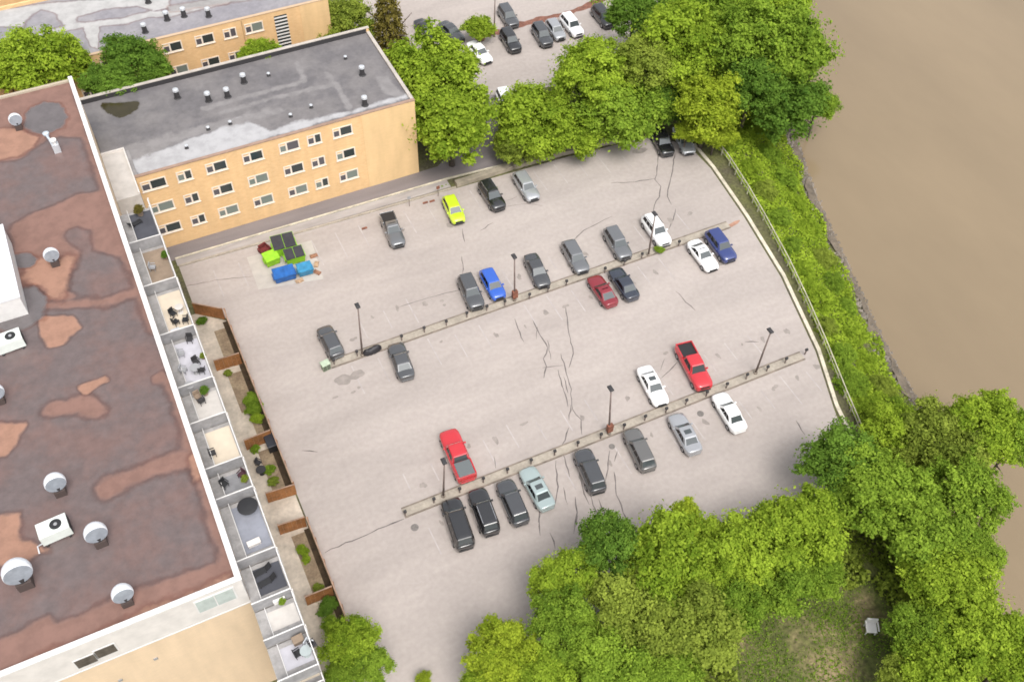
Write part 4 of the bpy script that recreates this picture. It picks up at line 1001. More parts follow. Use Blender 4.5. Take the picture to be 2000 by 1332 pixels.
rowcar((946,526),(978,585),True,'hatch','blue','bright blue hatchback right of the charcoal SUV', group=G1)
rowcar((1035,500),(1063,558),True,'sedan','dark','dark sedan just right of the lamp post with the blue car', group=G1)
rowcar((1107,473),(1140,531),True,'wagon','grey','grey wagon above the dark red car', group=G1)
rowcar((1190,450),(1222,503),True,'suv','grey','grey SUV left of the white SUV in the second row', group=G1)
rowcar((1264,426),(1299,476),True,'suv','white','white SUV beside the leaning lamp post', group=G1, rails=True)
rowcar((1158,540),(1196,596),False,'coupe','darkred','dark red coupe below the upper divider', group=G1)
rowcar((1201,528),(1236,581),False,'sedan','inkblue','dark ink blue sedan right of the dark red coupe', group=G1)
rowcar((1355,476),(1391,523),True,'coupe','white','white coupe next to the navy SUV', group=G1)
rowcar((1391,460),(1423,502),True,'suv','navy','navy blue SUV beside the white coupe', group=G1)
rowcar((632,641),(659,694),False,'hatch','charcoal','dark grey hatchback at the left end of the upper divider', group=G1)
rowcar((771,671),(796,739),False,'sedan','charcoal','charcoal sedan alone below the upper divider', group=G1)
rowcar((873,841),(915,940),False,'pickup','red','red pickup with a grey bed cover, lower row', group=G1, cover=M_tonneau)
rowcar((1256,718),(1294,790),True,'sedan','white','white sedan with a sunroof left of the red pickup', group=G1, sun=True)
rowcar((1334,678),(1376,757),True,'pickup','red','red pickup with an open black bed near the river', group=G1)
rowcar((880,981),(909,1066),False,'van','black','leftmost black minivan of the lower row', group=G1)
rowcar((930,958),(961,1042),False,'suv','black','black SUV second from the left in the lower row', group=G1, rails=True)
rowcar((984,941),(1019,1021),False,'wagon','dark','near black wagon left of the pale teal sedan', group=G1)
rowcar((1027,914),(1071,993),False,'sedan','teal','pale teal sedan with a sunroof in the lower row', group=G1, sun=True)
rowcar((1136,882),(1169,959),False,'suv','dark','dark SUV with red tail lights by the cracked asphalt', group=G1)
rowcar((1232,842),(1267,915),False,'wagon','taupe','taupe grey wagon in the middle of the lower row', group=G1)
rowcar((1317,808),(1359,886),False,'sedan','silver','silver sedan with a sunroof in the lower row', group=G1, sun=True)
rowcar((1404,771),(1445,839),False,'sedan','white','white sedan at the right end of the lower row', group=G1)
rowcar((1281,256),(1305,300),True,'suv','black','black SUV half under the trees in the top right corner', group=G1)
rowcar((1326,256),(1345,294),True,'sedan','silver','silver car mostly hidden by the yellow tree in the top right corner', group=G1)
rowcar((981,16),(1004,51),True,'suv','charcoal','charcoal SUV at the top of the far lot', group=G2)
rowcar((985,62),(1009,100),True,'suv','black','black SUV by the far lot lamp post', group=G2)
rowcar((1048,52),(1070,88),True,'suv','dark','dark SUV left of the far silver hatchback', group=G2)
rowcar((1074,43),(1096,75),True,'hatch','silver','silver hatchback between dark and white cars in the far lot', group=G2)
rowcar((1104,36),(1129,66),True,'suv','white','white SUV right of the silver hatchback in the far lot', group=G2)
rowcar((1164,18),(1191,50),True,'suv','black','black SUV at the right end of the far lot', group=G2)
rowcar((923,88),(951,118),True,'sedan','white','white sedan behind the round tree in the far lot', group=G2)
rowcar((868,50),(896,76),True,'sedan','dark','dark sedan partly behind the big tree in the far lot', group=G2)
rowcar((820,46),(846,72),True,'sedan','black','black car nearly hidden behind the big tree at the far lot edge', group=G2)
rowcar((979,180),(998,221),True,'suv','white','white SUV peeking out from the tree tops', group=G2)

# ------------------------------------------------------------------ lamp posts and outlet posts
def lamp(px, py, tx, ty, h, label, box=False):
    c = at(px, py); t = thing('lamp_post', label, 'lamp post', (c[0],c[1],0.1), 0, 'lamp posts on the parking lot')
    # lean read from the photograph
    best = at(tx, ty, h); lx, ly = best[0]-c[0], best[1]-c[1]
    m_ = math.hypot(lx, ly)
    if m_ > 0.5: lx, ly = lx*0.5/m_, ly*0.5/m_
    b = MB(); b.tube([(0,0,0),(lx*0.5,ly*0.5,h*0.5),(lx,ly,h)], [0.11,0.09,0.065], 8); b.build('pole', M_pole, t, smooth=True)
    b = MB(); b.lathe([(0.2,-0.1),(0.2,0.18),(0.14,0.22)], (0,0,0), 10); b.build('base', M_kerbedge, t)
    b = MB(); b.bar((lx,ly,h),(lx+0.0,ly+0.35,h+0.12),0.06); b.build('arm', M_pole, t)
    b = MB(); b.rbox(lx-0.2,lx+0.2,ly-0.2,ly+0.45,h+0.02,h+0.2,0.05); b.build('lamp_head', M_dark, t)
    if box:
        b = MB(); b.box(-0.28,0.28,-0.2,0.2,0.5,1.5); b.build('meter_box', M_rust, t)
    return t
lamp(708,695,702,597,6.9,'lamp post beside the black covered bundle')
lamp(1005,588,1005,505,6.6,'lamp post with a rusty box next to the bright blue car', True)
lamp(1266,500,1278,425,6.6,'lamp post in front of the white SUV')
lamp(1189,848,1190,762,6.9,'lamp post with a rusty box on the lower divider', True)
lamp(1475,730,1505,650,6.6,'lamp post at the right end of the lower divider')
lamp(866,970,868,905,5.8,'lamp post beside the red pickup with the bed cover')
lamp(965,72,967,-5,6.0,'lamp post in the far lot beside the small round tree')
PA = [(653,709),(698,692),(785,662),(829,646),(872,633),(912,617),(951,604),(986,594),(1034,581),(1070,568),(1106,555),(1181,530),(1219,516),(1253,502),(1325,478)]
PB = [(792,1004),(848,979),(898,959),(944,939),(991,921),(1037,903),(1083,886),(1128,869),(1173,853),(1218,835),(1259,818),(1300,803),(1339,787),(1379,771),(1418,755),(1457,737),(1497,722),(1533,706),(1572,689)]
proto = thing('outlet_post', 'short dark outlet post standing on the upper row divider', 'outlet post', (0,0,0.1), 0, 'outlet posts on the upper divider')
b = MB(); b.box(-0.05,0.05,-0.05,0.05,0,0.75); b.build('post', M_pole, proto)
b = MB(); b.rbox(-0.13,0.13,-0.10,0.10,0.62,0.92,0.03); b.build('socket_box', M_dark, proto)
first = True
for lst, lab, gr in ((PA,'short dark outlet post standing on the upper row divider','outlet posts on the upper divider'),(PB,'short dark outlet post standing on the lower row divider','outlet posts on the lower divider')):
    for k, p in enumerate(lst):
        c = at(p[0], p[1]+3, 0.1); o = proto if first else copy_tree(proto); first = False
        ords = ['leftmost','second','third','fourth','fifth','sixth','seventh','eighth','ninth','tenth','eleventh','twelfth','thirteenth','fourteenth','fifteenth','sixteenth','seventeenth','eighteenth','nineteenth']
        lb = lab+(', leftmost one' if k == 0 else ', rightmost one' if k == len(lst)-1 else ', '+ords[k]+' from the left')
        o.location = c; tag(o, lb, None, gr)

# ------------------------------------------------------------------ dumpster corner
def dumpster(px, py, rz, w, d, h, body, lid, label, lids=2, tilt=0.0):
    c = at(px, py); t = thing('dumpster', label, 'dumpster', (c[0],c[1],0.02), rz)
    b = MB(); i = 0
    b.v += [(-w/2+0.1,-d/2+0.15,0.12),(w/2-0.1,-d/2+0.15,0.12),(w/2-0.1,d/2-0.05,0.12),(-w/2+0.1,d/2-0.05,0.12),(-w/2,-d/2,h*0.8),(w/2,-d/2,h*0.8),(w/2,d/2,h),(-w/2,d/2,h)]
    b.f += [(0,3,2,1),(0,1,5,4),(1,2,6,5),(2,3,7,6),(3,0,4,7),(4,5,6,7)]
    b.build('bin', body, t)
    n_ = lids
    for k in range(n_):
        x0 = -w/2+w*k/n_+0.03; x1 = -w/2+w*(k+1)/n_-0.03
        l_ = MB(); l_.v += [(x0,-d/2-0.06,h*0.8+0.02),(x1,-d/2-0.06,h*0.8+0.02),(x1,d/2-0.1,h+0.02),(x0,d/2-0.1,h+0.02),(x0,-d/2-0.06,h*0.8+0.07),(x1,-d/2-0.06,h*0.8+0.07),(x1,d/2-0.1,h+0.07),(x0,d/2-0.1,h+0.07)]
        l_.f += [(0,3,2,1),(4,5,6,7),(0,1,5,4),(1,2,6,5),(2,3,7,6),(3,0,4,7)]; l_.build('lid', lid, t)
    for sd in (-1,1):
        b = MB(); b.box(min(sd*w/2,sd*(w/2+0.1)),max(sd*w/2,sd*(w/2+0.1)),-d*0.3,d*0.35,h*0.45,h*0.6); b.build('fork_pocket', body, t)
        for sy in (-1,1):
            b = MB(); b.lathe([(0.09,-0.04),(0.09,0.04)], (sd*(w/2-0.25),sy*(d/2-0.3),0.09), 8, 'x'); b.build('castor', M_rubber, t)
    return t
M_lime = mat('dumpster_lime', (0.25,0.52,0.015), 0.5, var=0.12, scale=2)
M_bblue = mat('dumpster_blue', (0.012,0.10,0.34), 0.45, var=0.2, scale=2)
M_bteal = mat('dumpster_lightblue', (0.03,0.20,0.36), 0.45, var=0.2, scale=2)
M_lid = mat('dumpster_lid', (0.03,0.028,0.035), 0.5, var=0.2, scale=2)
dumpster(557,490,R(-4),2.5,1.9,1.7,M_lime,M_lid,'large lime green dumpster with black lids at the back of the bin group')
dumpster(532,514,R(6),1.6,1.3,1.3,M_lime,M_lime,'small all lime green dumpster at the left of the bin group',1)
dumpster(577,509,R(-2),2.1,1.45,1.4,M_lime,M_lid,'lime green dumpster with black lids at the right of the bin group')
dumpster(557,544,R(-3),2.3,1.4,1.2,M_bblue,M_bblue,'deep blue recycling dumpster at the front of the bin group')
dumpster(597,534,R(-2),1.6,1.2,1.15,M_bteal,M_bteal,'lighter blue recycling bin at the right of the deep blue one',1)
c = at(518,492); t = thing('discarded_armchair', 'dark red discarded furniture piece left of the lime dumpsters', 'furniture', (c[0],c[1],0.02), R(20))
M_redf = mat('red_fabric', (0.13,0.02,0.02), 0.9, var=0.4, scale=4)
b = MB(); b.rbox(-0.45,0.45,-0.4,0.4,0.1,0.45,0.06); b.build('seat', M_redf, t)
b = MB(); b.rbox(-0.45,0.45,0.3,0.5,0.1,0.95,0.06); b.build('backrest', M_redf, t)
for sd in (-1,1):
    b = MB(); b.rbox(sd*0.5-0.1,sd*0.5+0.1,-0.4,0.5,0.05,0.62,0.05); b.build('armrest', M_redf, t)
for k, (px, py, lab) in enumerate(((611,502,'reddish torn cardboard box beside the bins'),(618,519,'tan cardboard scrap right of the blue bin'),(621,534,'pale cardboard scrap lying lowest by the bins'),(587,549,'brown cardboard scrap in front of the blue bins'))):
    c = at(px, py); b = MB(); b.rbox(-0.3,0.3,-0.22,0.22,0,0.22,0.04); b.poly([(0.3,-0.22,0.2),(0.55,-0.3,0.08),(0.55,0.25,0.1),(0.3,0.22,0.2)])
    o = b.build('cardboard_scrap', mat('cardboard%d' % (k%2), [(0.28,0.14,0.085),(0.40,0.27,0.17)][k%2], 0.9, var=0.25, scale=4), loc=(c[0],c[1],0.02)); o.rotation_euler = (0,0,k*1.1); tag(o, lab, 'cardboard')

# black covered bundle by the lamp post: a motorcycle shape under a cover
c = at(727,688); t = thing('covered_bundle', 'long black wrapped bundle lying on the divider beside a lamp post', 'bundle', (c[0],c[1],0.1), R(2))
b = MB(); nx, ny = 14, 8
prof = [0.35,0.62,0.85,0.9,0.78,0.74,0.8,0.86,0.9,0.98,1.0,0.95,0.8,0.5]
for i in range(nx):
    for j in range(ny+1):
        a = pi*j/ny; x = -1.0+2.0*i/(nx-1); hw = 0.38*math.sqrt(max(0.05,1-(x/1.08)**2))
        b.v.append((x+0.02*sin(j*3+i), cos(a)*hw*(1+0.08*sin(i*2.3+j)), sin(a)*prof[i]*0.75+0.03*sin(i*1.7+j*2)*sin(a)))
for i in range(nx-1):
    for j in range(ny): b.f.append((i*(ny+1)+j,(i+1)*(ny+1)+j,(i+1)*(ny+1)+j+1,i*(ny+1)+j+1))
b.f.append(tuple(range(ny+1))); b.f.append(tuple((nx-1)*(ny+1)+j for j in reversed(range(ny+1))))
b.build('cover', mat('black_tarp', (0.022,0.02,0.024), 0.5, bump=0.4, bscale=5), t, smooth=True)
b = MB(); b.bar((0.1,-0.42,0.05),(0.1,0.42,0.05),0.06); b.bar((-0.6,-0.36,0.05),(-0.6,0.36,0.05),0.06); b.build('tie_strap', M_dark, t)
# pale green cabinet at the divider's left end
c = at(637,720); t = thing('utility_cabinet', 'pale green utility cabinet at the left end of the upper divider', 'utility cabinet', (c[0],c[1],0.02), R(8))
b = MB(); b.box(-0.4,0.4,-0.3,0.3,0,0.85); b.build('cabinet', mat('cabinet_green', (0.26,0.32,0.22), 0.7, var=0.1, scale=3), t)
b = MB(); b.rbox(-0.46,0.46,-0.36,0.36,0.853,0.98,0.05); b.build('top', mat('cabinet_top', (0.40,0.48,0.36), 0.7, var=0.1, scale=3), t)
for sd in (-1,1):
    b = MB(); b.box(sd*0.2-0.17,sd*0.2+0.17,-0.325,-0.303,0.08,0.78); b.build('door', mat('cabinet_door_shaded', (0.10,0.12,0.085), 0.7), t)  # sides and doors coloured darker than the top as the shaded front
# small weed tuft on the upper divider
add_tree('weed_clump', at(1287,492,0.1), 0.55, 0.35, 'mid', 'dark green weed clump growing on the upper divider near the white coupe', 'plant', 0.8, CROWNS[2])
add_tree('weed_clump', at(962,372,0.0), 0.5, 0.3, 'dark', 'weed clump at the kerb behind the black SUV in the top row', 'plant', 0.8, CROWNS[3])
# stall signs along the top kerb
for k, (px, py, lab) in enumerate(((856,384,'brown stall sign at the kerb just left of the lime hatchback'),(800,404,'thin stall sign post at the kerb between the grey pickup and lime car'))):
    c = at(px, py); t = thing('stall_sign', lab, 'sign', (c[0],c[1],0.1))
    b = MB(); b.bar((0,0,0),(0,0,1.5),0.06); b.build('post', M_pole, t)
    b = MB(); b.box(-0.2,0.2,-0.06,-0.035,1.1,1.55); b.build('plate', M_rust if k == 0 else M_grey, t)
for k, (px, py) in enumerate(((831,397),(844,394),(657+55,447))):
    c = at(px, py); b = MB(); b.rbox(-0.3,0.3,-0.1,0.1,0,0.16,0.03); o = b.build('wheel_stop', M_rust, loc=(c[0],c[1],0.014))
    tag(o, ('brown wheel stop left of the kerb sign, farther one','brown wheel stop right beside the kerb sign','brown wheel stop left of the grey pickup')[k], 'wheel stop')

# low concrete retaining wall with plants at the top right kerb
b = MB(); P0 = [(33.6,79.9),(41,79.95),(47.4,79.75),(53,79.3),(57.6,78.6)]
rw = thing('retaining_wall', 'low weathered concrete wall along the top edge of the lot under the trees', 'wall')
for k in range(4):
    p, q = P0[k], P0[k+1]; b = MB(); b.slab([(p[0]+0.02,p[1]),(q[0]-0.02,q[1]),(q[0]-0.02,q[1]+0.75),(p[0]+0.02,p[1]+0.75)], 0, 0.55+0.04*(k%2)); b.build('block', mat('old_concrete', (0.30,0.26,0.20), 0.9, var=0.25, scale=0.7), rw)

# ------------------------------------------------------------------ river-side rail fence
RF = [(54.7,31.5),(56.3,36.5),(58.6,43),(60.3,48.5),(61.7,53.6),(63.2,60.5),(64.1,65),(64.9,70),(65.5,76)]
rf_ = thing('rail_fence', 'pale weathered rail fence running along the lot above the river bank', 'fence')
b = MB()
for k in range(len(RF)-1):
    p, q = RF[k], RF[k+1]
    zp, zq = [float(ground_z(np.array(a[0]), np.array(a[1]))) for a in (p,q)]
    for h, w_ in ((1.15,0.09),(0.6,0.05)):
        bb = MB(); bb.bar((p[0],p[1],zp+h),(q[0],q[1],zq+h),w_,0.10); bb.build('rail', mat('rail_pale', (0.43,0.41,0.29), 0.8, var=0.2, scale=1), rf_)
    n_ = 3
    for j in range(n_):
        t_ = j/n_; x = p[0]+(q[0]-p[0])*t_; y = p[1]+(q[1]-p[1])*t_; z = zp+(zq-zp)*t_
        bb = MB(); bb.box(-0.06,0.06,-0.06,0.06,-0.2,1.09); bb.build('post', MATS['rail_pale'], rf_, loc=(x,y,z))

# ------------------------------------------------------------------ trees
T = tree
T(845,150,92,7.0,'bright','big bright green tree behind the right end of the brick block, upper one')
T(880,238,92,6.5,'bright','big green tree covering the right corner of the brick block, lower one')
T(758,32,86,7.5,'brown','brown green spruce at the top behind the brick block','spruce_tree',1.15,CONIFER)
T(682,42,52,6.0,'olive','olive yellow tree in front of the rear block beside the spruce')
T(640,62,34,5.0,'olive','olive bush at the back edge of the brick block near the spruce','bush')
T(935,54,30,2.6,'bright','small round tree in the far lot island beside the lamp post')
T(1038,232,80,4.4,'bright','bright green tree right of the driveway opening')
T(1005,285,42,2.4,'olive','low yellow green tree at the driveway corner')
T(1105,250,68,3.8,'bright','green tree in the middle of the group above the low wall')
T(1160,140,78,8.0,'bright','bright tree crown below the far lot cars')
T(1212,214,84,4.8,'mid','broad green tree left of the black SUV in the corner')
T(1262,122,62,8.5,'olive','dull green tree between the bright crown and the yellow tree')
T(1332,78,90,9.0,'bright','tall bright tree left of the big riverside tree')
T(1240,22,56,8.0,'dark','dark tree behind at the top right of the far lot')
T(1385,10,72,9.0,'mid','green tree at the top edge left of the river')
T(1385,205,72,6.5,'yellow','yellow green tree over the corner of the lot')
T(1398,262,34,3.2,'yellow','small yellow bush at the top end of the rail fence')
T(1342,256,26,3.4,'yellow','low yellow green branch clump hiding the silver car in the lot corner')
T(1300,205,40,4.5,'dark','dark tree behind the corner SUV')
T(1468,70,86,9.5,'mid','large green tree in the middle of the riverside group')
T(1545,92,92,9.0,'mid','large round tree reaching over the river at the top')
T(1530,195,88,4.0,'dark','dark lower riverside tree under the big round one')
T(1598,205,40,1.2,'mid','outermost riverside crown hanging over the water')
T(1470,160,62,7.5,'dark','dark tree between the yellow tree and the riverside crowns')
T(1505,10,70,10.0,'bright','bright riverside tree at the top edge')
T(62,122,80,11.0,'bright','bright green tree behind the top left end of the red roof')
T(10,140,50,11.0,'bright','smaller bright tree at the left edge behind the red roof')
T(262,122,58,10.3,'dark','dark green tree between the two brick blocks')
T(214,160,44,10.6,'dark','lower dark green tree beside the red roof corner')
T(300,132,32,10.3,'dark','small dark tree at the right of the pair between the brick blocks')
T(515,103,32,9.8,'bright','small bright shrub below the louvred stair window','bush')
T(484,108,22,9.8,'bright','smallest shrub left of the louvred window','bush')
# lower right group
T(985,1278,68,5.0,'yellow','yellow green tree at the bottom edge beside the lot exit')
T(1060,1322,62,5.0,'bright','bright tree at the bottom edge right of the yellow green one')
T(940,1335,40,4.0,'bright','low tree crown cut by the bottom edge near the lot exit')
T(1108,1125,58,6.0,'bright','bright tree pushing out over the lot below the wagons')
T(1098,1215,66,6.0,'mid','green tree below the bright one pushing over the lot')
T(1192,1072,64,7.0,'dark','dark green tree touching the cracked asphalt')
T(1315,1078,90,7.0,'bright','large bright yellow green tree in the middle of the lower group')
T(1338,1012,34,7.5,'yellow','small yellow crown poking up above the lower tree group')
T(1235,1175,88,6.0,'olive','olive tree in the centre of the lower group')
T(1345,1215,92,5.5,'olive','broad olive tree left of the dirt clearing')
T(1190,1285,84,5.0,'mid','green tree at the bottom centre of the lower group')
T(1300,1320,70,4.5,'mid','green tree at the bottom edge left of the clearing')
T(1470,1072,84,6.5,'bright','bright tree right of the large yellow green tree')
T(1570,1028,86,6.5,'bright','bright tree by the end of the rail fence')
T(1525,1130,78,5.5,'mid','green tree above the dirt clearing')
T(1640,905,74,5.5,'dark','dark green tree at the lower right corner of the lot')
T(1712,955,92,6.0,'mid','large green tree right of the lot corner')
T(1755,845,60,3.0,'bright','bright tree at the lower end of the river bank shrubs')
T(1835,865,76,4.0,'olive','olive green tree near the water on the right')
T(1925,838,76,4.5,'bright','bright tree leaning over the river at the right')
T(1992,850,55,4.5,'mid','tree cut by the right edge over the river')
T(1880,955,78,4.5,'mid','green tree beside the river below the leaning one')
T(1800,1030,86,5.5,'mid','broad green tree right of the dark gap')
T(1845,1130,80,5.0,'bright','bright tree in the right group above the clearing chair')
T(1905,1080,50,4.0,'mid','small green tree at the river edge on the right')
T(1905,1215,88,5.0,'bright','large bright tree near the right edge')
T(1975,1285,80,4.5,'bright','bright tree in the lower right corner')
T(1800,1235,60,4.5,'mid','green tree right of the white chair')
T(1830,1318,78,4.5,'bright','bright tree at the bottom edge right of the clearing')
T(1760,1330,48,3.5,'olive','low olive tree at the bottom edge beside the clearing')
T(685,1252,54,4.0,'bright','bright small tree by the end of the wooden fence')
T(728,1300,38,3.5,'mid','small green tree at the bottom beside the lot exit')
T(668,1318,38,2.6,'mid','small green tree in the shade at the bottom of the patio strip')
T(648,1222,20,1.6,'mid','small bush against the lowest patio fence','bush')
T(826,1326,16,1.0,'yellow','little yellow green shrub alone at the bottom edge of the lot','bush')

T(1598,1120,52,5.0,'mid','green tree at the left of the dark gap above the clearing')
T(1430,1165,66,5.5,'mid','green tree between the broad olive tree and the clearing')
T(1410,1105,50,6.5,'bright','bright crown wedged in the middle of the lower tree group')
T(1280,1150,46,6.5,'mid','small green crown wedged between the olive trees')
# bank shrubs, each its own plant
SH = [(1462,262,34),(1500,300,34),(1468,330,30),(1530,345,34),(1495,375,32),(1555,392,32),(1520,425,32),(1575,445,34),(1545,480,30),(1608,500,32),(1570,530,34),(1628,548,30),(1600,585,36),(1655,600,28),(1612,640,34),(1668,655,30),(1640,700,32),(1690,705,28),(1665,750,34),(1720,752,30),(1692,795,34),(1748,790,30),(1425,275,28)]
for k, (px, py, r_) in enumerate(SH):
    c = at(px, py, -1.5); zb = float(ground_z(np.array(c[0]), np.array(c[1])))
    c = at(px, py, zb+0.6); s_ = scale_at(c)
    add_tree('bank_shrub', (c[0],c[1],float(ground_z(np.array(c[0]),np.array(c[1])))), r_*random.uniform(0.65,1.0)/s_, 0.45, ('bright','mid','bright','mid','olive')[k%5], 'leafy green shrub among many on the river bank slope', 'shrub', 0.75, None, 'shrubs covering the river bank')

def scatter_stuff(name, n_, xr, yr, keep, leaf, size, hgt, up=0.8, tint=(0.5,0.25)):
    x = rng.uniform(*xr, n_); y = rng.uniform(*yr, n_); k = keep(x, y); x, y = x[k], y[k]
    z = ground_z(x, y)+rng.uniform(0.0, 1, len(x))*hgt*(0.5+0.5*np.sin(x*0.9)*np.cos(y*0.8+x*0.3))+0.03
    P = np.stack([x,y,z],1); N = rng.normal(size=(len(x),3))*0.6+np.array([0,0,up])
    tt = np.clip(tint[0]+0.2*np.sin(x*0.55+y*0.3)*np.cos(y*0.45)+rng.normal(size=len(x))*tint[1],0,1)
    o = put(name, quads_mesh(name, P, N, rng.uniform(size[0],size[1],len(x)), tt), LEAVES[leaf]); return tag(o, kind='stuff')
def on_bank(x, y):
    d = bank_x(y)-x; kx = np.interp(y, [p[1] for p in RIVK], [p[0] for p in RIVK])
    rx = np.interp(y, [p[1] for p in RF], [p[0] for p in RF])
    return (d > 0.9+0.6*np.sin(y*0.7)) & (x > rx+0.15) & (y > 30)
scatter_stuff('bank_grass', 130000, (53,86), (30,92), on_bank, 'bright', (0.10,0.24), 0.7, tint=(0.6,0.28))
def wild(x, y):
    d = bank_x(y)-x
    lot = (x > 3) & (x < 53) & (y > 28)
    clr = ((x-38)/9.5)**2+((y-14)/9.5)**2 < 1+0.5*np.sin(x*1.1)*np.cos(y*0.9)
    return (d > 1.0) & (x > 13.4) & (~clr) & ((y < 26) | (x > 54)) & (y < 31)
scatter_stuff('undergrowth', 90000, (13,62), (-2,31), wild, 'olive', (0.12,0.28), 2.6, tint=(0.4,0.25))
def clr(x, y): return (((x-38)/10)**2+((y-14)/10)**2 < 1) & (rng.uniform(0,1,len(x)) < 0.5+0.5*np.sin(x*0.8)*np.cos(y*0.7))
scatter_stuff('dry_grass', 42000, (27,50), (3,25), clr, 'mid', (0.05,0.12), 0.2, tint=(0.25,0.25))
def nor(x, y): return ((x > 31.5) & (x < 64) & (y > 80.6) & (y < 93) & ~((x < 50) & (y < 95) & (x-31 < (y-78)*2.2+8) & (x < 46) & (y > 80.8) & (x+y < 133))) | ((x > 60) & (y > 76) & (y < 108) & (bank_x(y)-x > 1)&(x>66))
scatter_stuff('verge_grass', 26000, (31,90), (78,110), nor, 'mid', (0.10,0.22), 0.4, tint=(0.35,0.25))
# rocks along the water's edge
b = MB()
for k in range(1500):
    y = random.uniform(31,78); d = abs(random.gauss(0,0.9))-0.4; x = float(bank_x(np.array(y)))-d+random.gauss(0,0.15)
    z = float(ground_z(np.array(x), np.array(y))); s_ = random.uniform(0.1,0.42)
    i = len(b.v); q = [random.uniform(0.6,1.2) for _ in range(6)]
    b.v += [(x+s_*q[0],y,z),(x,y+s_*q[1],z),(x-s_*q[2],y,z),(x,y-s_*q[3],z),(x+s_*0.2,y,z+s_*q[4]*0.8),(x,y,z-s_)]
    b.f += [(i,i+1,i+4),(i+1,i+2,i+4),(i+2,i+3,i+4),(i+3,i,i+4),(i+1,i,i+5),(i+2,i+1,i+5),(i+3,i+2,i+5),(i,i+3,i+5)]
tag(b.build('shore_rocks', M_rock), kind='stuff')
b = MB(); e0 = [(float(bank_x(np.array(y)))+0.1, y) for y in np.arange(28,92,1.0)]
P_ = [(x-0.9-0.4*sin(y*0.9)-0.25*sin(y*2.3), y) for x, y in e0]
for k in range(len(e0)-1):
    def gz(p): return float(ground_z(np.array(p[0]), np.array(p[1])))+0.22
    for j in range(3):
        def L_(k_, t_): return (P_[k_][0]*(1-t_)+e0[k_][0]*t_, P_[k_][1])
        q = [L_(k,j/3), L_(k,(j+1)/3), L_(k+1,(j+1)/3), L_(k+1,j/3)]
        b.poly([(p[0],p[1],gz(p)) for p in q])
tag(b.build('mud_shore', mat('mud_shore', (0.135,0.108,0.08), 0.8, var=0.3, scale=0.9, var2=0.15, scale2=4)), kind='structure')

# ------------------------------------------------------------------ things on patios and balconies
def chair(loc, rz, mt, label, kind='patio_chair'):
    t = thing(kind, label, 'chair', loc, rz)
    b = MB(); b.rbox(-0.24,0.24,-0.24,0.24,0.38,0.46,0.02); b.build('seat', mt, t)
    b = MB(); b.rbox(-0.24,0.24,0.2,0.27,0.46,0.92,0.02); b.build('backrest', mt, t)
    for sx in (-1,1):
        for sy in (-1,1):
            b = MB(); b.bar((sx*0.2,sy*0.2,0),(sx*0.2,sy*0.2,0.38),0.04); b.build('leg', mt, t)
        b = MB(); b.box(sx*0.26-0.03,sx*0.26+0.03,-0.22,0.22,0.6,0.65); b.build('armrest', mt, t)
    return t
def table(loc, r_, mt, label):
    t = thing('patio_table', label, 'table', loc)
    b = MB(); b.lathe([(r_,0.70),(r_,0.74)], (0,0,0), 18); b.build('top', mt, t)
    b = MB(); b.lathe([(0.25,0),(0.05,0.06),(0.05,0.70)], (0,0,0), 10); b.build('pedestal', mt, t); return t
def lounger(loc, rz, mt, label):
    t = thing('sun_lounger', label, 'lounger', loc, rz)
    b = MB(); b.rbox(-0.9,0.35,-0.3,0.3,0.28,0.36,0.02); b.build('seat', mt, t)
    b = MB(); b.v += [(0.35,-0.3,0.3),(0.95,-0.3,0.75),(0.95,0.3,0.75),(0.35,0.3,0.3),(0.35,-0.3,0.36),(0.92,-0.3,0.82),(0.92,0.3,0.82),(0.35,0.3,0.36)]
    b.f += [(0,1,2,3),(4,7,6,5),(0,4,5,1),(1,5,6,2),(2,6,7,3),(3,7,4,0)]; b.build('backrest', mt, t)
    for x in (-0.8,0.3):
        for y in (-0.25,0.25):
            b = MB(); b.bar((x,y,0),(x,y,0.28),0.05); b.build('leg', mt, t)
    t.scale = (0.72,0.72,0.72); return t
ZB = ZD+0.025
def pot(loc, r_, leaf, label):
    t = thing('potted_plant', label, 'potted plant', loc)
    b = MB(); b.lathe([(r_*0.6,0),(r_*0.8,r_*1.2),(r_*0.85,r_*1.25)], (0,0,0), 12); b.build('pot', M_deck_brown, t)
    c = put('foliage', CROWNS[1], LEAVES[leaf], t, (0,0,r_*2.0)); c.scale = (r_*1.2,r_*1.2,r_*1.1); return t
bw = lambda px, py: at(px, py, ZB)
chair(bw(340,618),R(30),M_blackp,'black chair at the upper left on the cream top balcony')
chair(bw(345,634),R(120),M_blackp,'black chair at the lower left on the cream top balcony')
chair(bw(364,630),R(-110),M_blackp,'black chair near the railing on the cream top balcony')
table(bw(353,610),0.35,M_deck_pale,'small pale round table on the cream top balcony')
chair(bw(385,712),R(20),M_dark,'dark grey chair on the lavender top balcony, upper right')
chair(bw(396,728),R(160),M_dark,'dark grey chair on the lavender top balcony, lower right')
table(bw(384,728),0.42,M_grey,'grey round table on the lavender top balcony')
chair(bw(356,696),R(80),M_grey,'grey chair by the wall on the lavender top balcony')
chair(bw(360,728),R(60),M_grey,'grey chair by the wall at the lower end of the lavender balcony')
pot(bw(402,770),0.32,'dark','dark potted plant by the railing below the lavender balcony')
chair(bw(388,780),R(10),M_deck_brown,'brown chair on the balcony below the lavender one')
table(bw(374,762),0.4,M_grey,'grey table on the balcony below the lavender one')
chair(bw(417,890),R(90),M_dark,'lone dark stool by the wall on the cream balcony mid building')
chair(bw(474,932),R(-60),mat('maroon', (0.06,0.02,0.03), 0.8),'maroon chair near the railing above the black round table')
pot(bw(480,940),0.25,'olive','small potted plant beside the maroon chair')
b_ = bw(487,998); t = table(b_,0.72,M_blackp,'large black round table on the blue grey balcony')
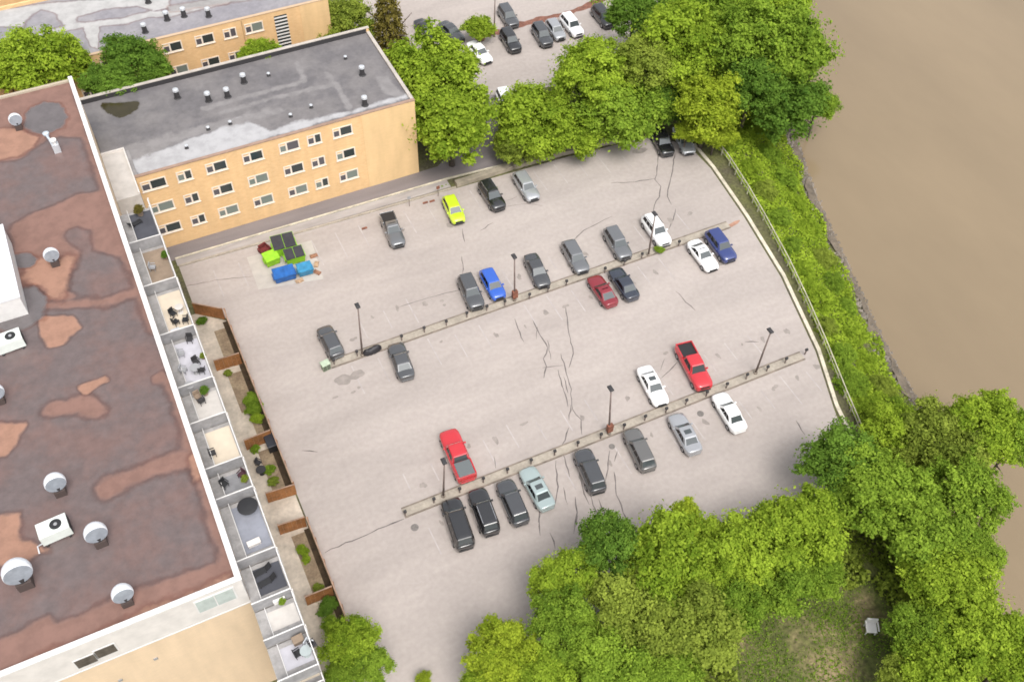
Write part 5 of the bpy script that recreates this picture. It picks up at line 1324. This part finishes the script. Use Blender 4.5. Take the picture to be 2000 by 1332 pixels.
b = MB(); b.lathe([(0.75,0.745),(0.5,0.79),(0.05,0.83)], (0,0,0), 18); b.build('cover', M_blackp, t)
lounger(bw(513,1117),R(8),M_blackp,'black sun lounger on the charcoal balcony, upper one')
lounger(bw(523,1137),R(8),M_blackp,'black sun lounger on the charcoal balcony, lower one')
lounger(bw(265,440),R(200),M_blackp,'black covered lounger on the northmost charcoal balcony')
pot(bw(275,420),0.4,'brown','dark planter on the northmost charcoal balcony')
c = at(605,1262,ZB); chair(c,R(40),M_galv,'pale metal chair on the last balcony at the bottom')
c = at(600,1278,ZB); table(c,0.4,M_glassrail,'glass round table on the last balcony at the bottom')
c = at(583,1280,ZB); chair(c,R(100),M_blackp,'black chair on the last balcony at the bottom')
c = at(612,1262,ZB); chair(c,R(100),M_dark,'dark chair near the railing of the last balcony at the bottom')
pot(bw(325,505),0.3,'dark','dark green potted plant by the railing of the brown deck')
chair(bw(300,528),R(70),M_grey,'grey chair by the wall on the brown deck')
chair(bw(372,668),R(-20),M_dark,'dark chair at the upper end of the lavender balcony')
pot(bw(398,700),0.22,'olive','small potted plant by the railing of the lavender balcony')
chair(bw(395,788),R(200),M_dark,'dark chair beside the brown chair below the lavender balcony')
chair(bw(440,950),R(30),M_blackp,'black chair by the wall on the grey balcony above the black round table')
pot(bw(553,1178),0.22,'mid','small potted plant by the wall on the bare pale balcony')
for (px, py, w, d, h, mt_, lab) in ((545,1172,0.8,0.45,0.5,M_white,'white storage box by the wall on the bare pale balcony'),(345,652,0.7,0.4,0.5,M_galv,'grey storage box at the lower end of the cream balcony'),(497,1062,0.9,0.4,0.35,M_whitewall,'pale bench box at the lower end of the blue grey balcony'),(583,1252,0.7,0.5,0.5,M_deck_brown,'brown storage box on the last balcony at the bottom')):
    c = bw(px, py); t = thing('storage_box', lab, 'storage box', c, R(3))
    b = MB(); b.box(-w/2,w/2,-d/2,d/2,0,h*0.85); b.build('tub', mt_, t)
    b = MB(); b.rbox(-w/2-0.03,w/2+0.03,-d/2-0.03,d/2+0.03,h*0.853,h,0.02); b.build('lid', mt_, t)
# patios
c = at(531,872); t = thing('wheelie_bin', 'large black bin standing against the wooden fence in a patio', 'bin', (c[0],c[1],0.02))
b = MB(); b.rbox(-0.4,0.4,-0.75,0.75,0.1,1.05,0.06); b.build('tub', M_blackp, t); b = MB(); b.rbox(-0.45,0.45,-0.8,0.8,1.053,1.15,0.05); b.build('lid', mat('bin_lid', (0.03,0.032,0.04), 0.35), t)
for y in (-0.6,0.6):
    b = MB(); b.lathe([(0.1,-0.03),(0.1,0.03)], (0.38,y,0.1), 10, 'x'); b.build('wheel', M_rubber, t)
for k, (px, py, r_, lf, lab) in enumerate(((492,782,0.75,'mid','green shrub bed beside the long fence, upper bush'),(497,800,0.8,'mid','green shrub bed beside the long fence, middle bush'),(502,818,0.6,'bright','green shrub bed beside the long fence, lower bush'),(394,628,0.55,'dark','dark shrub under the first patio divider fence'),(525,918,0.5,'mid','leafy plant in the patio with the black bin, upper one'),(534,940,0.5,'olive','straggly plant in the patio with the black bin, lower one'),(590,1075,0.5,'bright','light green plant in the patio below the gap, upper one'),(598,1092,0.4,'bright','light green plant in the patio below the gap, lower one'),(498,878,0.45,'mid','plant right below the fence with the black bin'),(445,728,0.4,'olive','dry plant in the patio under the reddish divider fence'),(622,1150,0.5,'olive','dry plant above the lowest wooden divider fence'),(640,1185,0.8,'dark','dark bush below the lowest wooden divider fence'))):
    c = at(px, py, 0.3); add_tree('patio_plant', (c[0],c[1],0.0), r_, r_*0.75, lf, lab, 'plant', 0.8)
t = table((at(512,925)[0],at(512,925)[1],0.02),0.45,M_dark,'dark table in the patio below the black bin')
chair((at(506,908)[0],at(506,908)[1],0.02),R(40),M_dark,'dark chair in the patio below the black bin')
c = at(1697,1231); t = chair((c[0],c[1],0.02),R(-30),M_white,'white plastic chair standing in the dirt clearing','garden_chair'); t.scale = (1.9,1.9,1.5)
